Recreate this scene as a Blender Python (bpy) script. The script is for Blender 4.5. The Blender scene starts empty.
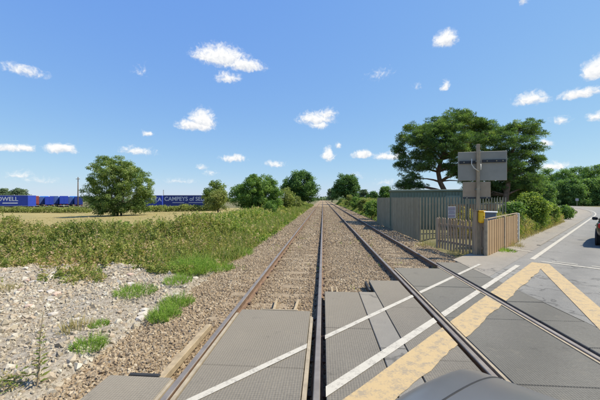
import bpy, bmesh, math, random
import numpy as np
from mathutils import Vector, Matrix, Euler

S = bpy.context.scene
COL = S.collection
R = math.radians
rng = np.random.default_rng(7)
random.seed(7)

# ------------------------------------------------------------------ camera
CAMH = 1.98
YAW = math.atan(23 / 300)                    # rails run along +Y, camera looks a little left of them
cam = bpy.data.cameras.new('camera')
cam.sensor_width = 36.0
cam.lens = 18.0                              # 90 degrees across
cam.clip_start = 0.05
cam.clip_end = 6000
camo = bpy.data.objects.new('camera', cam)
COL.objects.link(camo)
camo.location = (0, 0, CAMH)
camo.rotation_euler = (R(90 - 0.286), 0, YAW)
S.camera = camo

# ------------------------------------------------------------------ sky, sun, exposure
SUN_AZ = R(84)                               # clockwise from +Y
SUN_EL = R(56)
w = bpy.data.worlds.new('World')
S.world = w
w.use_nodes = True
w.cycles.sampling_method = 'MANUAL'
w.cycles.sample_map_resolution = 256
nt = w.node_tree
nt.nodes.clear()
def wn(t, **k):
    n = nt.nodes.new(t)
    for a, b in k.items():
        setattr(n, a, b)
    return n
def wmath(op, a=None, b=None, c=None, clamp=False):
    n = wn('ShaderNodeMath', operation=op, use_clamp=clamp)
    for i, v in enumerate((a, b, c)):
        if v is None:
            continue
        if isinstance(v, (int, float)):
            n.inputs[i].default_value = v
        else:
            nt.links.new(v, n.inputs[i])
    return n.outputs[0]
sky = wn('ShaderNodeTexSky', sky_type='NISHITA')
sky.sun_disc = False
sky.sun_elevation = SUN_EL
sky.sun_rotation = SUN_AZ
sky.altitude = 0
sky.air_density = 1.0
sky.dust_density = 0.15
sky.ozone_density = 3.0
tc = wn('ShaderNodeTexCoord')
sep = wn('ShaderNodeSeparateXYZ')
nt.links.new(tc.outputs['Generated'], sep.inputs[0])
az = wmath('ARCTAN2', sep.outputs[0], sep.outputs[1])
el = wmath('ARCSINE', sep.outputs[2])
ae = wn('ShaderNodeCombineXYZ')
nt.links.new(az, ae.inputs[0])
nt.links.new(el, ae.inputs[1])
warp = wn('ShaderNodeTexNoise')
warp.inputs['Scale'].default_value = 34
warp.inputs['Detail'].default_value = 6
nt.links.new(ae.outputs[0], warp.inputs['Vector'])
ws = wn('ShaderNodeVectorMath', operation='SUBTRACT')
ws.inputs[1].default_value = (.5, .5, .5)
nt.links.new(warp.outputs['Color'], ws.inputs[0])
wm_ = wn('ShaderNodeVectorMath', operation='MULTIPLY_ADD')
wm_.inputs[1].default_value = (.036, .024, 0)
nt.links.new(ws.outputs[0], wm_.inputs[0])
nt.links.new(ae.outputs[0], wm_.inputs[2])
# (azimuth, elevation, half width, half height, strength) in degrees; fair-weather cumulus
def pxdir(x, y):
    r = (x - 300) / 300; e = (198.5 - y) / 300
    return math.degrees(math.atan2(r, 1)) - math.degrees(YAW), math.degrees(math.atan2(e, math.hypot(1, r)))
clouds = []
for (x, y, cw, ch, st) in [
    (24,73,20,5,.55),(13,71,9,4,.4),(141,74,9,5,.25),(222,62,28,9,1),(245,68,22,5,.95),(210,60,20,5,.9),(228,80,13,5,.7),(202,124,15,9,1.0),(196,128,19,5,1.),
    (147,135,6,3,.7),(138,153,18,4,.6),(10,150,13,4,.9),(26,150,9,4,.9),(60,151,13,5,1),(20,177,14,4,.5),(40,182,20,3,.35),(234,160,15,4,.75),
    (275,165,12,3,.6),(202,168,7,3,.5),(210,174,9,3,.4),(180,182,20,3,.35),(316,122,20,6,.9),(326,117,12,5,.7),(320,127,10,4,.8),(328,158,7,7,.85),(338,147,4,3,.75),
    (363,156,12,4,.9),(388,158,16,4,.8),(400,155,8,3,.6),(445,43,12,7,1),(523,1,4,5,.7),(445,87,5,4,.7),(380,77,15,5,.28),(417,88,5,3,.3),(530,102,15,6,.85),(522,105,9,4,.6),
    (597,74,13,10,1),(580,97,19,5,.85),(592,94,10,4,.7),(559,122,8,4,.6),(597,119,9,5,.7),(545,145,6,4,.7),(553,168,16,4,.8),(385,183,12,3,.35),(100,170,14,3,.3),(355,176,10,3,.3)]:
    a, e = pxdir(x, y)
    k = 57.3 / 300 * math.cos(R(a + 4.4))
    e += ch * k * .25
    clouds.append((a, e, cw * k * 1.2, ch * k * 1.75, min(1.15, st * 1.12)))
rc = random.Random(3)
for i in range(14):                           # the same sort of sky outside the frame
    a = rc.uniform(55, 300)
    e = rc.choice([rc.uniform(3, 14), rc.uniform(8, 32), rc.uniform(20, 55)])
    s_ = rc.uniform(1.2, 4.5)
    clouds.append(((a + 180) % 360 - 180, e, s_ / max(.4, math.cos(R(e))), s_ * rc.uniform(.25, .45), rc.uniform(.5, 1)))
acc = None
for (a, e, cw, ch, st) in clouds:
    sb = wn('ShaderNodeVectorMath', operation='SUBTRACT')
    sb.inputs[1].default_value = (R(a), R(e), 0)
    nt.links.new(wm_.outputs[0], sb.inputs[0])
    ml = wn('ShaderNodeVectorMath', operation='MULTIPLY')
    ml.inputs[1].default_value = (1 / R(cw), 1 / R(ch), 0)
    nt.links.new(sb.outputs[0], ml.inputs[0])
    sp_ = wn('ShaderNodeSeparateXYZ')
    nt.links.new(ml.outputs[0], sp_.inputs[0])
    yy = wmath('MAXIMUM', sp_.outputs[1], wmath('MULTIPLY', sp_.outputs[1], -1.7))      # flat bases, domed tops
    ln = wmath('SQRT', wmath('ADD', wmath('MULTIPLY', sp_.outputs[0], sp_.outputs[0]), wmath('MULTIPLY', yy, yy)))
    v = wmath('MULTIPLY_ADD', ln, -st, st)
    if acc is None:
        acc, low = v, sp_.outputs[1]
    else:
        g_ = wmath('GREATER_THAN', v, acc)
        low = wmath('ADD', wmath('MULTIPLY', low, wmath('SUBTRACT', 1., g_)), wmath('MULTIPLY', sp_.outputs[1], g_))
        acc = wmath('MAXIMUM', acc, v)
fine = wn('ShaderNodeTexNoise')
fine.inputs['Scale'].default_value = 95
fine.inputs['Detail'].default_value = 8
fine.inputs['Roughness'].default_value = .62
nt.links.new(wm_.outputs[0], fine.inputs['Vector'])
fo = wmath('MULTIPLY_ADD', fine.outputs['Fac'], 1.1, -.55)
dens = wmath('ADD', acc, wmath('MULTIPLY', fo, .9))
mr = wn('ShaderNodeMapRange', interpolation_type='SMOOTHSTEP')
mr.inputs['From Min'].default_value = .06
mr.inputs['From Max'].default_value = .72
nt.links.new(dens, mr.inputs['Value'])
pos = wmath('GREATER_THAN', acc, -.35)
cmask = wmath('MULTIPLY', mr.outputs[0], wmath('MULTIPLY', pos, .96))
cc = wn('ShaderNodeMix', data_type='RGBA')
cc.inputs[6].default_value = (4.35, 4.55, 4.9, 1)
cc.inputs[7].default_value = (6.2, 6.15, 6.0, 1)
shd = wn('ShaderNodeMapRange', interpolation_type='SMOOTHSTEP')
shd.inputs['From Min'].default_value = -.55
shd.inputs['From Max'].default_value = .3
nt.links.new(wmath('ADD', low, wmath('MULTIPLY', fo, 1.6)), shd.inputs['Value'])
nt.links.new(shd.outputs[0], cc.inputs[0])
sm = wn('ShaderNodeMix', data_type='RGBA')
nt.links.new(cmask, sm.inputs[0])
sc_ = wn('ShaderNodeSeparateColor')
nt.links.new(sky.outputs[0], sc_.inputs[0])
hs = wn('ShaderNodeCombineColor')               # film response: flatter, bluer sky towards the horizon
for i_, (g_, k_) in enumerate(((.66, 1.0), (.51, 1.6), (.10, 4.25))):
    nt.links.new(wmath('MULTIPLY', wmath('POWER', sc_.outputs[i_], g_), k_), hs.inputs[i_])
nt.links.new(hs.outputs[0], sm.inputs[6])
nt.links.new(cc.outputs[2], sm.inputs[7])
bg = wn('ShaderNodeBackground')
bg.inputs['Strength'].default_value = .12
nt.links.new(sm.outputs[2], bg.inputs['Color'])
wo = wn('ShaderNodeOutputWorld')
nt.links.new(bg.outputs[0], wo.inputs[0])

sl = bpy.data.lights.new('sun', 'SUN')
sl.energy = 4.7
sl.angle = R(.53)
sl.color = (1, .925, .78)
so = bpy.data.objects.new('sun', sl)
COL.objects.link(so)
sd = Vector((math.sin(SUN_AZ) * math.cos(SUN_EL), math.cos(SUN_AZ) * math.cos(SUN_EL), math.sin(SUN_EL)))
so.rotation_euler = sd.to_track_quat('Z', 'Y').to_euler()
so.location = (20, 20, 40)

S.view_settings.view_transform = 'Standard'
S.view_settings.look = 'None'
S.view_settings.gamma = 1
S.view_settings.exposure = 0.5
S.view_settings.use_curve_mapping = False
S.render.engine = 'CYCLES'
S.cycles.adaptive_threshold = .02
S.cycles.max_bounces = 4
S.cycles.diffuse_bounces = 3
S.cycles.glossy_bounces = 2
S.cycles.transparent_max_bounces = 6

# ------------------------------------------------------------------ places
RA = R(46.8) - YAW                           # heading of the road against the rails
def RD(s, t, z=0):                           # along the road, to its right
    return Vector((s * math.sin(RA) + t * math.cos(RA), s * math.cos(RA) - t * math.sin(RA), z))
def C2W(r, f, z=0):                          # right of and ahead of the lens -> world
    return Vector((r * math.cos(YAW) - f * math.sin(YAW), r * math.sin(YAW) + f * math.cos(YAW), z))
def AT(px, f, z=0):
    return C2W((px - 300) / 300 * f, f, z)
def ss(x):
    x = np.clip(x, 0, 1)
    return x * x * (3 - 2 * x)
def gz(x, y):                                # lie of the land
    x = np.asarray(x, float); y = np.asarray(y, float)
    l = -.30 - .95 * ss((-x - 6) / 50)
    r = -.30 + .24 * ss((x - 4.4) / 1.2)
    return np.where(x < 0, l, r)
RAILX = (-1.57, -.065, 1.91, 3.415)

# ------------------------------------------------------------------ helpers
def link(o, parent=None):
    COL.objects.link(o)
    if parent:
        o.parent = parent
    return o
def tag(o, label=None, cat=None, group=None, kind=None):
    if label: o['label'] = label
    if cat: o['category'] = cat
    if group: o['group'] = group
    if kind: o['kind'] = kind
    return o
def empty(name, loc, rz=0):
    o = bpy.data.objects.new(name, None)
    o.empty_display_size = .2
    link(o)
    o.location = loc
    o.rotation_euler = (0, 0, rz)
    return o
def obj(name, bm, mat, parent=None, smooth=False):
    me = bpy.data.meshes.new(name)
    bm.normal_update()
    bm.to_mesh(me)
    bm.free()
    if smooth:
        for p in me.polygons: p.use_smooth = True
    if mat: me.materials.append(mat)
    return link(bpy.data.objects.new(name, me), parent)
def inst(src, parent, loc, rot=(0, 0, 0), scale=(1, 1, 1), name=None):
    o = bpy.data.objects.new(name or src.name.split('.')[0], src.data)
    link(o, parent)
    o.location = loc; o.rotation_euler = rot; o.scale = scale
    return o
def copy_tree(o, parent=None):
    c = o.copy()
    link(c)
    c.parent = parent
    for ch in o.children:
        copy_tree(ch, c)
    return c
def bx(bm, c, s, rz=0, m=None, bev=0):
    """box: centre, full size"""
    M = Matrix.Translation(Vector(c)) @ Euler((0, 0, rz)).to_matrix().to_4x4() @ (m or Matrix.Identity(4)) @ Matrix.Diagonal((s[0], s[1], s[2], 1))
    g = bmesh.ops.create_cube(bm, size=1, matrix=M)
    if bev:
        es = list({e for v in g['verts'] for e in v.link_edges})
        bmesh.ops.bevel(bm, geom=es, offset=bev, segments=1, affect='EDGES')
def box(c, s, rz=0, bev=0):
    bm = bmesh.new(); bx(bm, c, s, rz, bev=bev); return bm
def tube(bm, pts, rad, n=6, cap=True):
    pts = [Vector(p) for p in pts]
    rings = []
    for i, p in enumerate(pts):
        d = (pts[min(i + 1, len(pts) - 1)] - pts[max(i - 1, 0)]).normalized()
        a = d.cross(Vector((0, 0, 1)) if abs(d.z) < .9 else Vector((1, 0, 0))).normalized()
        b = d.cross(a)
        r = rad[i] if hasattr(rad, '__len__') else rad
        rings.append([bm.verts.new(p + (a * math.cos(2 * math.pi * k / n) + b * math.sin(2 * math.pi * k / n)) * r) for k in range(n)])
    for i in range(len(rings) - 1):
        for k in range(n):
            bm.faces.new((rings[i][k], rings[i][(k + 1) % n], rings[i + 1][(k + 1) % n], rings[i + 1][k]))
    if cap:
        bm.faces.new(rings[0][::-1]); bm.faces.new(rings[-1])
def prism(pts, z0, z1):
    """flat plan polygon with thickness"""
    bm = bmesh.new()
    a = [bm.verts.new((p[0], p[1], z0)) for p in pts]
    b = [bm.verts.new((p[0], p[1], z1)) for p in pts]
    n = len(pts)
    bm.faces.new(b)
    bm.faces.new(a[::-1])
    for i in range(n):
        bm.faces.new((a[i], a[(i + 1) % n], b[(i + 1) % n], b[i]))
    bmesh.ops.recalc_face_normals(bm, faces=bm.faces)
    return bm
def grid(name, xs, ys, zf, mat, parent=None, smooth=True):
    xs = np.asarray(xs, float); ys = np.asarray(ys, float)
    X, Y = np.meshgrid(xs, ys)
    Z = zf(X, Y)
    v = np.stack([X, Y, Z], -1).reshape(-1, 3)
    nx, ny = len(xs), len(ys)
    i = (np.arange(ny - 1)[:, None] * nx + np.arange(nx - 1)[None]).ravel()
    f = np.stack([i, i + 1, i + nx + 1, i + nx], -1)
    return link(raw(name, v, f, mat, smooth), parent)
def raw(name, v, f, mat, smooth=False, rnd=None):
    me = bpy.data.meshes.new(name)
    k = f.shape[1]
    me.vertices.add(len(v)); me.vertices.foreach_set('co', np.ascontiguousarray(v, np.float32).ravel())
    me.loops.add(f.size); me.loops.foreach_set('vertex_index', np.ascontiguousarray(f, np.int32).ravel())
    me.polygons.add(len(f))
    me.polygons.foreach_set('loop_start', np.arange(len(f), dtype=np.int32) * k)
    me.polygons.foreach_set('loop_total', np.full(len(f), k, np.int32))
    if smooth:
        me.polygons.foreach_set('use_smooth', np.ones(len(f), bool))
    if rnd is not None:
        a = me.attributes.new('rnd', 'FLOAT', 'FACE')
        a.data.foreach_set('value', np.asarray(rnd, np.float32))
    me.update(calc_edges=True)
    if mat: me.materials.append(mat)
    return bpy.data.objects.new(name, me)
def unit(a):
    return a / (np.linalg.norm(a, axis=-1, keepdims=True) + 1e-9)
def leaves(name, c, d, nrm, ln, wd, mat, parent=None, rnd=None, low=.45):
    """kite-shaped leaves: centre/base c, direction d, normal nrm"""
    n = len(c)
    d = unit(d); s = unit(np.cross(d, nrm)); up = np.cross(s, d)
    ln = np.broadcast_to(np.asarray(ln, float).reshape(-1, 1) if np.ndim(ln) else np.full((n, 1), ln), (n, 1))
    wd = np.broadcast_to(np.asarray(wd, float).reshape(-1, 1) if np.ndim(wd) else np.full((n, 1), wd), (n, 1))
    mid = c + d * ln * low + up * ln * .06
    v = np.stack([c, mid + s * wd / 2, c + d * ln, mid - s * wd / 2], 1).reshape(-1, 3)
    f = np.arange(4 * n).reshape(-1, 4)
    return link(raw(name, v, f, mat, False, rng.random(n) if rnd is None else rnd), parent)
def rdir(n, zb=0.):
    a = rng.normal(size=(n, 3)); a[:, 2] += zb
    return unit(a)

# ------------------------------------------------------------------ materials
MATS = {}
class NB:
    def __init__(s, name):
        s.m = bpy.data.materials.new(name); s.m.use_nodes = True
        s.t = s.m.node_tree; s.t.nodes.clear()
        s.out = s.n('ShaderNodeOutputMaterial')
    def n(s, t, **k):
        n = s.t.nodes.new(t)
        for a, b in k.items(): setattr(n, a, b)
        return n
    def l(s, a, b): s.t.links.new(a, b)
    def noise(s, scale, detail=4, rough=.55, vec=None, co='Object'):
        n = s.n('ShaderNodeTexNoise')
        n.inputs['Scale'].default_value = scale; n.inputs['Detail'].default_value = detail; n.inputs['Roughness'].default_value = rough
        if vec is None:
            vec = s.coord(co)
        s.l(vec, n.inputs['Vector'])
        return n.outputs['Fac']
    def coord(s, co='Object'):
        if not hasattr(s, 'tc'): s.tc = s.n('ShaderNodeTexCoord')
        return s.tc.outputs[co]
    def ramp(s, fac, stops, const=False):
        n = s.n('ShaderNodeValToRGB')
        if const: n.color_ramp.interpolation = 'CONSTANT'
        e = n.color_ramp.elements
        while len(e) < len(stops): e.new(.5)
        for i, (p, c) in enumerate(stops):
            e[i].position = p; e[i].color = (*c, 1) if len(c) == 3 else c
        s.l(fac, n.inputs[0])
        return n.outputs[0]
    def mix(s, f, a, b, mode='MIX'):
        n = s.n('ShaderNodeMix', data_type='RGBA', blend_type=mode)
        for i, v in ((0, f), (6, a), (7, b)):
            if isinstance(v, (int, float)): n.inputs[i].default_value = v
            elif isinstance(v, tuple): n.inputs[i].default_value = (*v, 1)
            else: s.l(v, n.inputs[i])
        return n.outputs[2]
    def math(s, op, a, b=0.):
        n = s.n('ShaderNodeMath', operation=op)
        for i, v in enumerate((a, b)):
            if isinstance(v, (int, float)): n.inputs[i].default_value = v
            else: s.l(v, n.inputs[i])
        return n.outputs[0]
    def done(s, col, rough=.8, bump=None, bs=.3, bd=.01, metal=0, spec=.3):
        p = s.n('ShaderNodeBsdfPrincipled')
        if isinstance(col, tuple): p.inputs['Base Color'].default_value = (*col, 1)
        else: s.l(col, p.inputs['Base Color'])
        if isinstance(rough, (int, float)): p.inputs['Roughness'].default_value = rough
        else: s.l(rough, p.inputs['Roughness'])
        p.inputs['Metallic'].default_value = metal
        p.inputs['Specular IOR Level'].default_value = spec
        if bump is not None:
            b = s.n('ShaderNodeBump'); b.inputs['Strength'].default_value = bs; b.inputs['Distance'].default_value = bd
            s.l(bump, b.inputs['Height']); s.l(b.outputs[0], p.inputs['Normal'])
        s.l(p.outputs[0], s.out.inputs[0])
        return s.m
def plain(name, col, var=.15, scale=6, rough=.7, metal=0, spec=.3):
    b = NB(name)
    n = b.noise(scale, 5, .6)
    c = b.ramp(n, [(.25, tuple(x * (1 - var) for x in col)), (.75, tuple(min(1, x * (1 + var)) for x in col))])
    return b.done(c, rough, n, .15, .004, metal, spec)
LEAF = 1.9
def leafmat(name, stops, trans=.42):
    b = NB(name)
    a = b.n('ShaderNodeAttribute', attribute_name='rnd')
    c = b.ramp(a.outputs['Fac'], [(p, tuple(x * LEAF for x in q)) for p, q in stops])
    d = b.n('ShaderNodeBsdfPrincipled')
    d.inputs['Roughness'].default_value = .6; d.inputs['Specular IOR Level'].default_value = .18
    b.l(c, d.inputs['Base Color'])
    t = b.n('ShaderNodeBsdfTranslucent')
    b.l(b.mix(1.0, c, (1.0, 1.1, .55), 'MULTIPLY'), t.inputs[0])
    m = b.n('ShaderNodeMixShader'); m.inputs[0].default_value = trans
    b.l(d.outputs[0], m.inputs[1]); b.l(t.outputs[0], m.inputs[2]); b.l(m.outputs[0], b.out.inputs[0])
    return b.m
def mats():
    M = MATS
    # ground
    b = NB('ground'); n = b.noise(.35, 8, .65); n2 = b.noise(9, 4)
    c = b.ramp(n, [(.3, (.07, .09, .03)), (.5, (.13, .125, .05)), (.7, (.22, .18, .09))])
    M['ground'] = b.done(b.mix(.35, c, b.ramp(n2, [(.3, (.05, .06, .02)), (.7, (.25, .2, .11))])), .95, n2, .6, .05)
    b = NB('dry_field'); n = b.noise(.12, 8, .6); n2 = b.noise(3, 6, .7)
    c = b.ramp(n, [(.3, (.22, .195, .065)), (.5, (.33, .265, .095)), (.7, (.4, .31, .12))])
    M['field'] = b.done(b.mix(.45, c, b.ramp(n2, [(.3, (.16, .145, .06)), (.7, (.34, .27, .12))])), .95, n2, .7, .06)
    # ballast bed below the loose stones
    b = NB('ballast_bed')
    v = b.n('ShaderNodeTexVoronoi'); v.inputs['Scale'].default_value = 15; b.l(b.coord(), v.inputs['Vector'])
    c = b.ramp(v.outputs['Color'], [(.1, (.14, .095, .05)), (.4, (.26, .19, .11)), (.7, (.36, .28, .17)), (.95, (.46, .38, .26))])
    n = b.noise(.8, 5)
    c = b.mix(.35, c, b.ramp(n, [(.3, (.19, .12, .065)), (.7, (.34, .26, .16))]))
    M['ballast'] = b.done(c, .95, v.outputs['Distance'], .9, .06)
    b = NB('rubble_soil')
    n = b.noise(1.3, 8, .65); n2 = b.noise(22, 5, .7)
    c = b.ramp(n, [(.3, (.2, .16, .11)), (.52, (.3, .25, .185)), (.7, (.43, .385, .305))])
    M['rubble'] = b.done(b.mix(.5, c, b.ramp(n2, [(.35, (.12, .095, .065)), (.6, (.52, .47, .38))])), .95, n2, .9, .04)
    def stones(name, stops, tone, rails=False):
        b = NB(name)
        oi = b.n('ShaderNodeObjectInfo')
        n = b.noise(3, 3)
        c = b.ramp(oi.outputs['Random'], stops)
        pn = b.noise(.55, 4, .6, oi.outputs['Location'])
        c = b.mix(b.ramp(pn, [(.38, (0, 0, 0)), (.68, (.6, .6, .6))]), c, tone)
        if rails:                              # brake dust and rust thrown on the stones beside each rail
            lx = b.n('ShaderNodeSeparateXYZ'); b.l(oi.outputs['Location'], lx.inputs[0])
            for rx_ in RAILX:
                d_ = b.math('ABSOLUTE', b.math('SUBTRACT', lx.outputs[0], rx_))
                c = b.mix(b.ramp(d_, [(.05, (.55, .55, .55)), (.5, (0, 0, 0))]), c, (.17, .1, .05))
        c = b.mix(.3, c, b.ramp(n, [(.3, (.18, .14, .09)), (.7, (.5, .44, .33))]))
        return b.done(c, .9, n, .3, .01)
    M['stone_ballast'] = stones('ballast_stone', [(0, (.11, .074, .042)), (.2, (.235, .155, .085)), (.4, (.335, .24, .14)), (.6, (.275, .205, .13)), (.8, (.42, .325, .205)), (1, (.57, .475, .335))], (.19, .12, .06), True)
    M['stone_rubble'] = stones('rubble_stone', [(0, (.19, .155, .105)), (.2, (.33, .275, .195)), (.42, (.43, .375, .28)), (.62, (.35, .255, .17)), (.8, (.5, .455, .36)), (1, (.62, .585, .49))], (.38, .325, .24))
    M['stone_pale'] = plain('pale_stone', (.5, .45, .38), .3, 5, .9)
    M['stone_pink'] = plain('pink_stone', (.48, .36, .28), .3, 5, .9)
    def wear(b, c, dark, dust):
        # tyre tracks along the road (darker, polished) and dust towards the footway side
        sx = b.n('ShaderNodeSeparateXYZ'); b.l(b.coord(), sx.inputs[0])
        t = b.math('SUBTRACT', b.math('MULTIPLY', sx.outputs[0], math.cos(RA)), b.math('MULTIPLY', sx.outputs[1], math.sin(RA)))
        nz = b.noise(.9, 6, .65)
        t = b.math('ADD', t, b.math('MULTIPLY', b.math('SUBTRACT', nz, .5), .9))
        g1 = b.math('POWER', 2.718, b.math('MULTIPLY', b.math('POWER', b.math('DIVIDE', b.math('ADD', t, .85), .38), 2.), -1.))
        g2 = b.math('POWER', 2.718, b.math('MULTIPLY', b.math('POWER', b.math('DIVIDE', b.math('SUBTRACT', t, .75), .38), 2.), -1.))
        c = b.mix(b.math('MULTIPLY', b.math('ADD', g1, g2), .45), c, dark)
        d = b.n('ShaderNodeMapRange'); d.inputs['From Min'].default_value = -2.2; d.inputs['From Max'].default_value = -3.6; d.inputs['To Max'].default_value = .5
        b.l(t, d.inputs[0])
        c = b.mix(d.outputs[0], c, dust)
        st = b.noise(2.3, 7, .7)
        c = b.mix(b.ramp(st, [(.60, (0, 0, 0)), (.70, (.35, .35, .35))]), c, tuple(x * .45 for x in dark))
        return b.mix(b.ramp(b.noise(3.1, 8, .75), [(.56, (0, 0, 0)), (.72, (.45, .45, .45))]), c, dust)
    def cracks(b, c, sc, amt):
        v = b.n('ShaderNodeTexVoronoi', feature='DISTANCE_TO_EDGE'); v.inputs['Scale'].default_value = sc
        wv = b.n('ShaderNodeVectorMath', operation='ADD'); nn = b.n('ShaderNodeTexNoise'); nn.inputs['Scale'].default_value = 2.2; nn.inputs['Detail'].default_value = 6
        b.l(b.coord(), nn.inputs['Vector']); b.l(nn.outputs['Color'], wv.inputs[0]); b.l(b.coord(), wv.inputs[1]); b.l(wv.outputs[0], v.inputs['Vector'])
        return b.mix(b.ramp(v.outputs['Distance'], [(.004, (amt,) * 3), (.014, (0, 0, 0))]), c, (.05, .048, .045))
    # asphalt
    def asphalt(name, dark, light, seed=0):
        b = NB(name); n = b.noise(.55, 6, .6); n2 = b.noise(140, 3, .7); n3 = b.noise(4, 6, .7)
        c = b.ramp(n, [(.3, dark), (.7, light)])
        c = b.mix(.3, c, b.ramp(n3, [(.35, tuple(x * .75 for x in dark)), (.65, tuple(x * 1.15 for x in light))]))
        c = b.mix(.35, c, b.ramp(n2, [(.38, (.05, .048, .045)), (.6, (.4, .385, .35))]))
        c = cracks(b, wear(b, c, tuple(x * .8 for x in dark), tuple(x * y for x, y in zip(light, (1.2, 1.13, 1.0)))), .42, .55)
        return b.done(c, .85, n2, .5, .006)
    M['asphalt'] = asphalt('asphalt', (.16, .155, .14), (.235, .225, .2))
    M['path'] = asphalt('footway_asphalt', (.19, .17, .138), (.27, .24, .195))
    M['apron'] = asphalt('patched_asphalt', (.15, .138, .116), (.22, .2, .165))
    # ribbed rubber crossing panels
    def rubber(name, base, k):
        b = NB(name)
        co = b.coord()
        sx = b.n('ShaderNodeSeparateXYZ'); b.l(co, sx.inputs[0])
        wx = b.math('SINE', b.math('MULTIPLY', sx.outputs[0], 2 * math.pi / .03))
        wy = b.math('SINE', b.math('MULTIPLY', sx.outputs[1], 2 * math.pi / .03))
        pat = b.math('ADD', b.math('MULTIPLY', wx, .25), b.math('MULTIPLY', wy, .4))
        pat = b.math('ADD', pat, .5)
        n = b.noise(1.6, 7, .65); n2 = b.noise(30, 4, .7)
        oi = b.n('ShaderNodeObjectInfo')
        c = b.ramp(n, [(.3, tuple(x * .82 for x in base)), (.7, tuple(x * 1.2 for x in base))])
        c = b.mix(b.math('MULTIPLY', oi.outputs['Random'], .35), c, tuple(x * 1.25 for x in base))
        c = b.mix(.32, c, b.ramp(pat, [(.1, tuple(x * .5 for x in base)), (.75, tuple(x * 1.4 for x in base))]))
        c = b.mix(.3, c, b.ramp(n2, [(.35, tuple(x * .6 for x in base)), (.65, tuple(x * 1.45 for x in base))]))
        c = wear(b, c, tuple(x * .62 for x in base), tuple(x * y for x, y in zip(base, (1.5, 1.42, 1.28))))
        return b.done(c, .8, pat, k, .006)
    M['rubber'] = rubber('ribbed_rubber', (.158, .142, .115), .6)
    M['rubber_dark'] = rubber('dark_ribbed_rubber', (.135, .127, .107), .8)
    M['rubber_left'] = rubber('pale_ribbed_rubber', (.175, .157, .127), .6)
    M['edge_strip'] = plain('worn_edge_strip', (.32, .265, .185), .25, 8, .8)
    M['timber_pale'] = plain('weathered_timber', (.34, .265, .165), .25, 9, .85)
    M['black_rubber'] = plain('black_rubber', (.03, .03, .03), .2, 8, .7)
    # paint with wear
    def paint(name, col, under, wear=.42):
        b = NB(name)
        n = b.noise(7, 9, .75); n2 = b.noise(45, 4, .7)
        m = b.ramp(b.math('ADD', b.math('MULTIPLY', n, .7), b.math('MULTIPLY', n2, .3)), [(wear - .04, (0, 0, 0)), (wear + .05, (1, 1, 1))])
        c = b.mix(m, under, b.mix(n2, tuple(x * .86 for x in col), col))
        return b.done(c, .75, n2, .2, .003)
    M['white_paint'] = paint('white_road_paint', (.49, .455, .38), (.31, .285, .24), .45)
    M['yellow_paint'] = paint('yellow_road_paint', (.47, .345, .18), (.29, .235, .16), .46)
    # steel
    b = NB('rail_side_rust'); n = b.noise(9, 6, .7)
    M['rust'] = b.done(b.ramp(n, [(.3, (.10, .062, .04)), (.6, (.2, .125, .078)), (.8, (.3, .2, .13))]), .85, n, .4, .004)
    b = NB('rail_head_steel'); n = b.noise(3, 6, .7)
    M['steel'] = b.done(b.ramp(n, [(.3, (.2, .17, .145)), (.7, (.32, .28, .24))]), .55, None, metal=.5)
    M['clip'] = plain('clip_steel', (.09, .06, .045), .3, 20, .7)
    b = NB('concrete_sleeper'); n = b.noise(4, 7, .7)
    M['sleeper'] = b.done(b.ramp(n, [(.3, (.2, .15, .095)), (.6, (.29, .225, .145)), (.8, (.38, .305, .21))]), .9, n, .4, .01)
    # fences
    b = NB('galvanised_pale')
    oi = b.n('ShaderNodeObjectInfo'); va = b.n('ShaderNodeVectorMath', operation='MULTIPLY_ADD')
    b.l(oi.outputs['Random'], va.inputs[0]); va.inputs[1].default_value = (37, 53, 71); b.l(b.coord(), va.inputs[2])
    n = b.noise(2.2, 6, .6, va.outputs[0])
    c = b.ramp(n, [(.3, (.27, .245, .165)), (.7, (.39, .35, .245))])
    M['galv'] = b.done(b.mix(b.math('MULTIPLY', oi.outputs['Random'], .55), c, (.22, .19, .125)), .6, n, .1, .003, .1)
    M['galv_dark'] = plain('galvanised_rail', (.2, .2, .16), .2, 3, .6, .15)
    b = NB('fence_board')
    mp = b.n('ShaderNodeMapping'); mp.inputs['Scale'].default_value = (12, 12, .9); b.l(b.coord(), mp.inputs[0])
    oi = b.n('ShaderNodeObjectInfo'); n = b.noise(1.5, 6, .65, mp.outputs[0])
    c = b.ramp(n, [(.3, (.21, .125, .06)), (.7, (.42, .275, .145))])
    M['board'] = b.done(b.mix(b.math('MULTIPLY', oi.outputs['Random'], .5), c, (.46, .33, .19)), .85, n, .4, .006)
    b = NB('weathered_picket')
    mp = b.n('ShaderNodeMapping'); mp.inputs['Scale'].default_value = (12, 12, .9); b.l(b.coord(), mp.inputs[0])
    oi = b.n('ShaderNodeObjectInfo'); n = b.noise(1.5, 6, .65, mp.outputs[0])
    c = b.ramp(n, [(.3, (.2, .135, .08)), (.7, (.42, .31, .2))])
    M['picket'] = b.done(b.mix(b.math('MULTIPLY', oi.outputs['Random'], .5), c, (.42, .35, .26)), .85, n, .4, .006)
    M['dark_wood'] = plain('dark_stained_wood', (.11, .075, .05), .3, 6, .85)
    M['post_wood'] = plain('post_wood', (.34, .27, .18), .25, 5, .85)
    M['sign_back'] = plain('sign_back_grey', (.28, .262, .215), .12, 2, .6)
    M['sign_brown'] = plain('sign_back_brown', (.34, .26, .175), .15, 3, .7)
    M['channel'] = plain('sign_channel_dark', (.035, .038, .042), .2, 5, .6)
    M['cable'] = plain('pale_cable', (.62, .58, .48), .1, 5, .6)
    M['yellow_box'] = plain('yellow_enamel', (.85, .52, .03), .1, 6, .45)
    M['grey_box'] = plain('blue_grey_cabinet', (.19, .215, .245), .1, 3, .5)
    M['white'] = plain('white_enamel', (.78, .78, .75), .08, 3, .5)
    M['notice'] = plain('notice_face', (.36, .35, .36), .1, 8, .5)
    M['ink'] = plain('notice_ink', (.22, .2, .25), .1, 8, .6)
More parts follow.
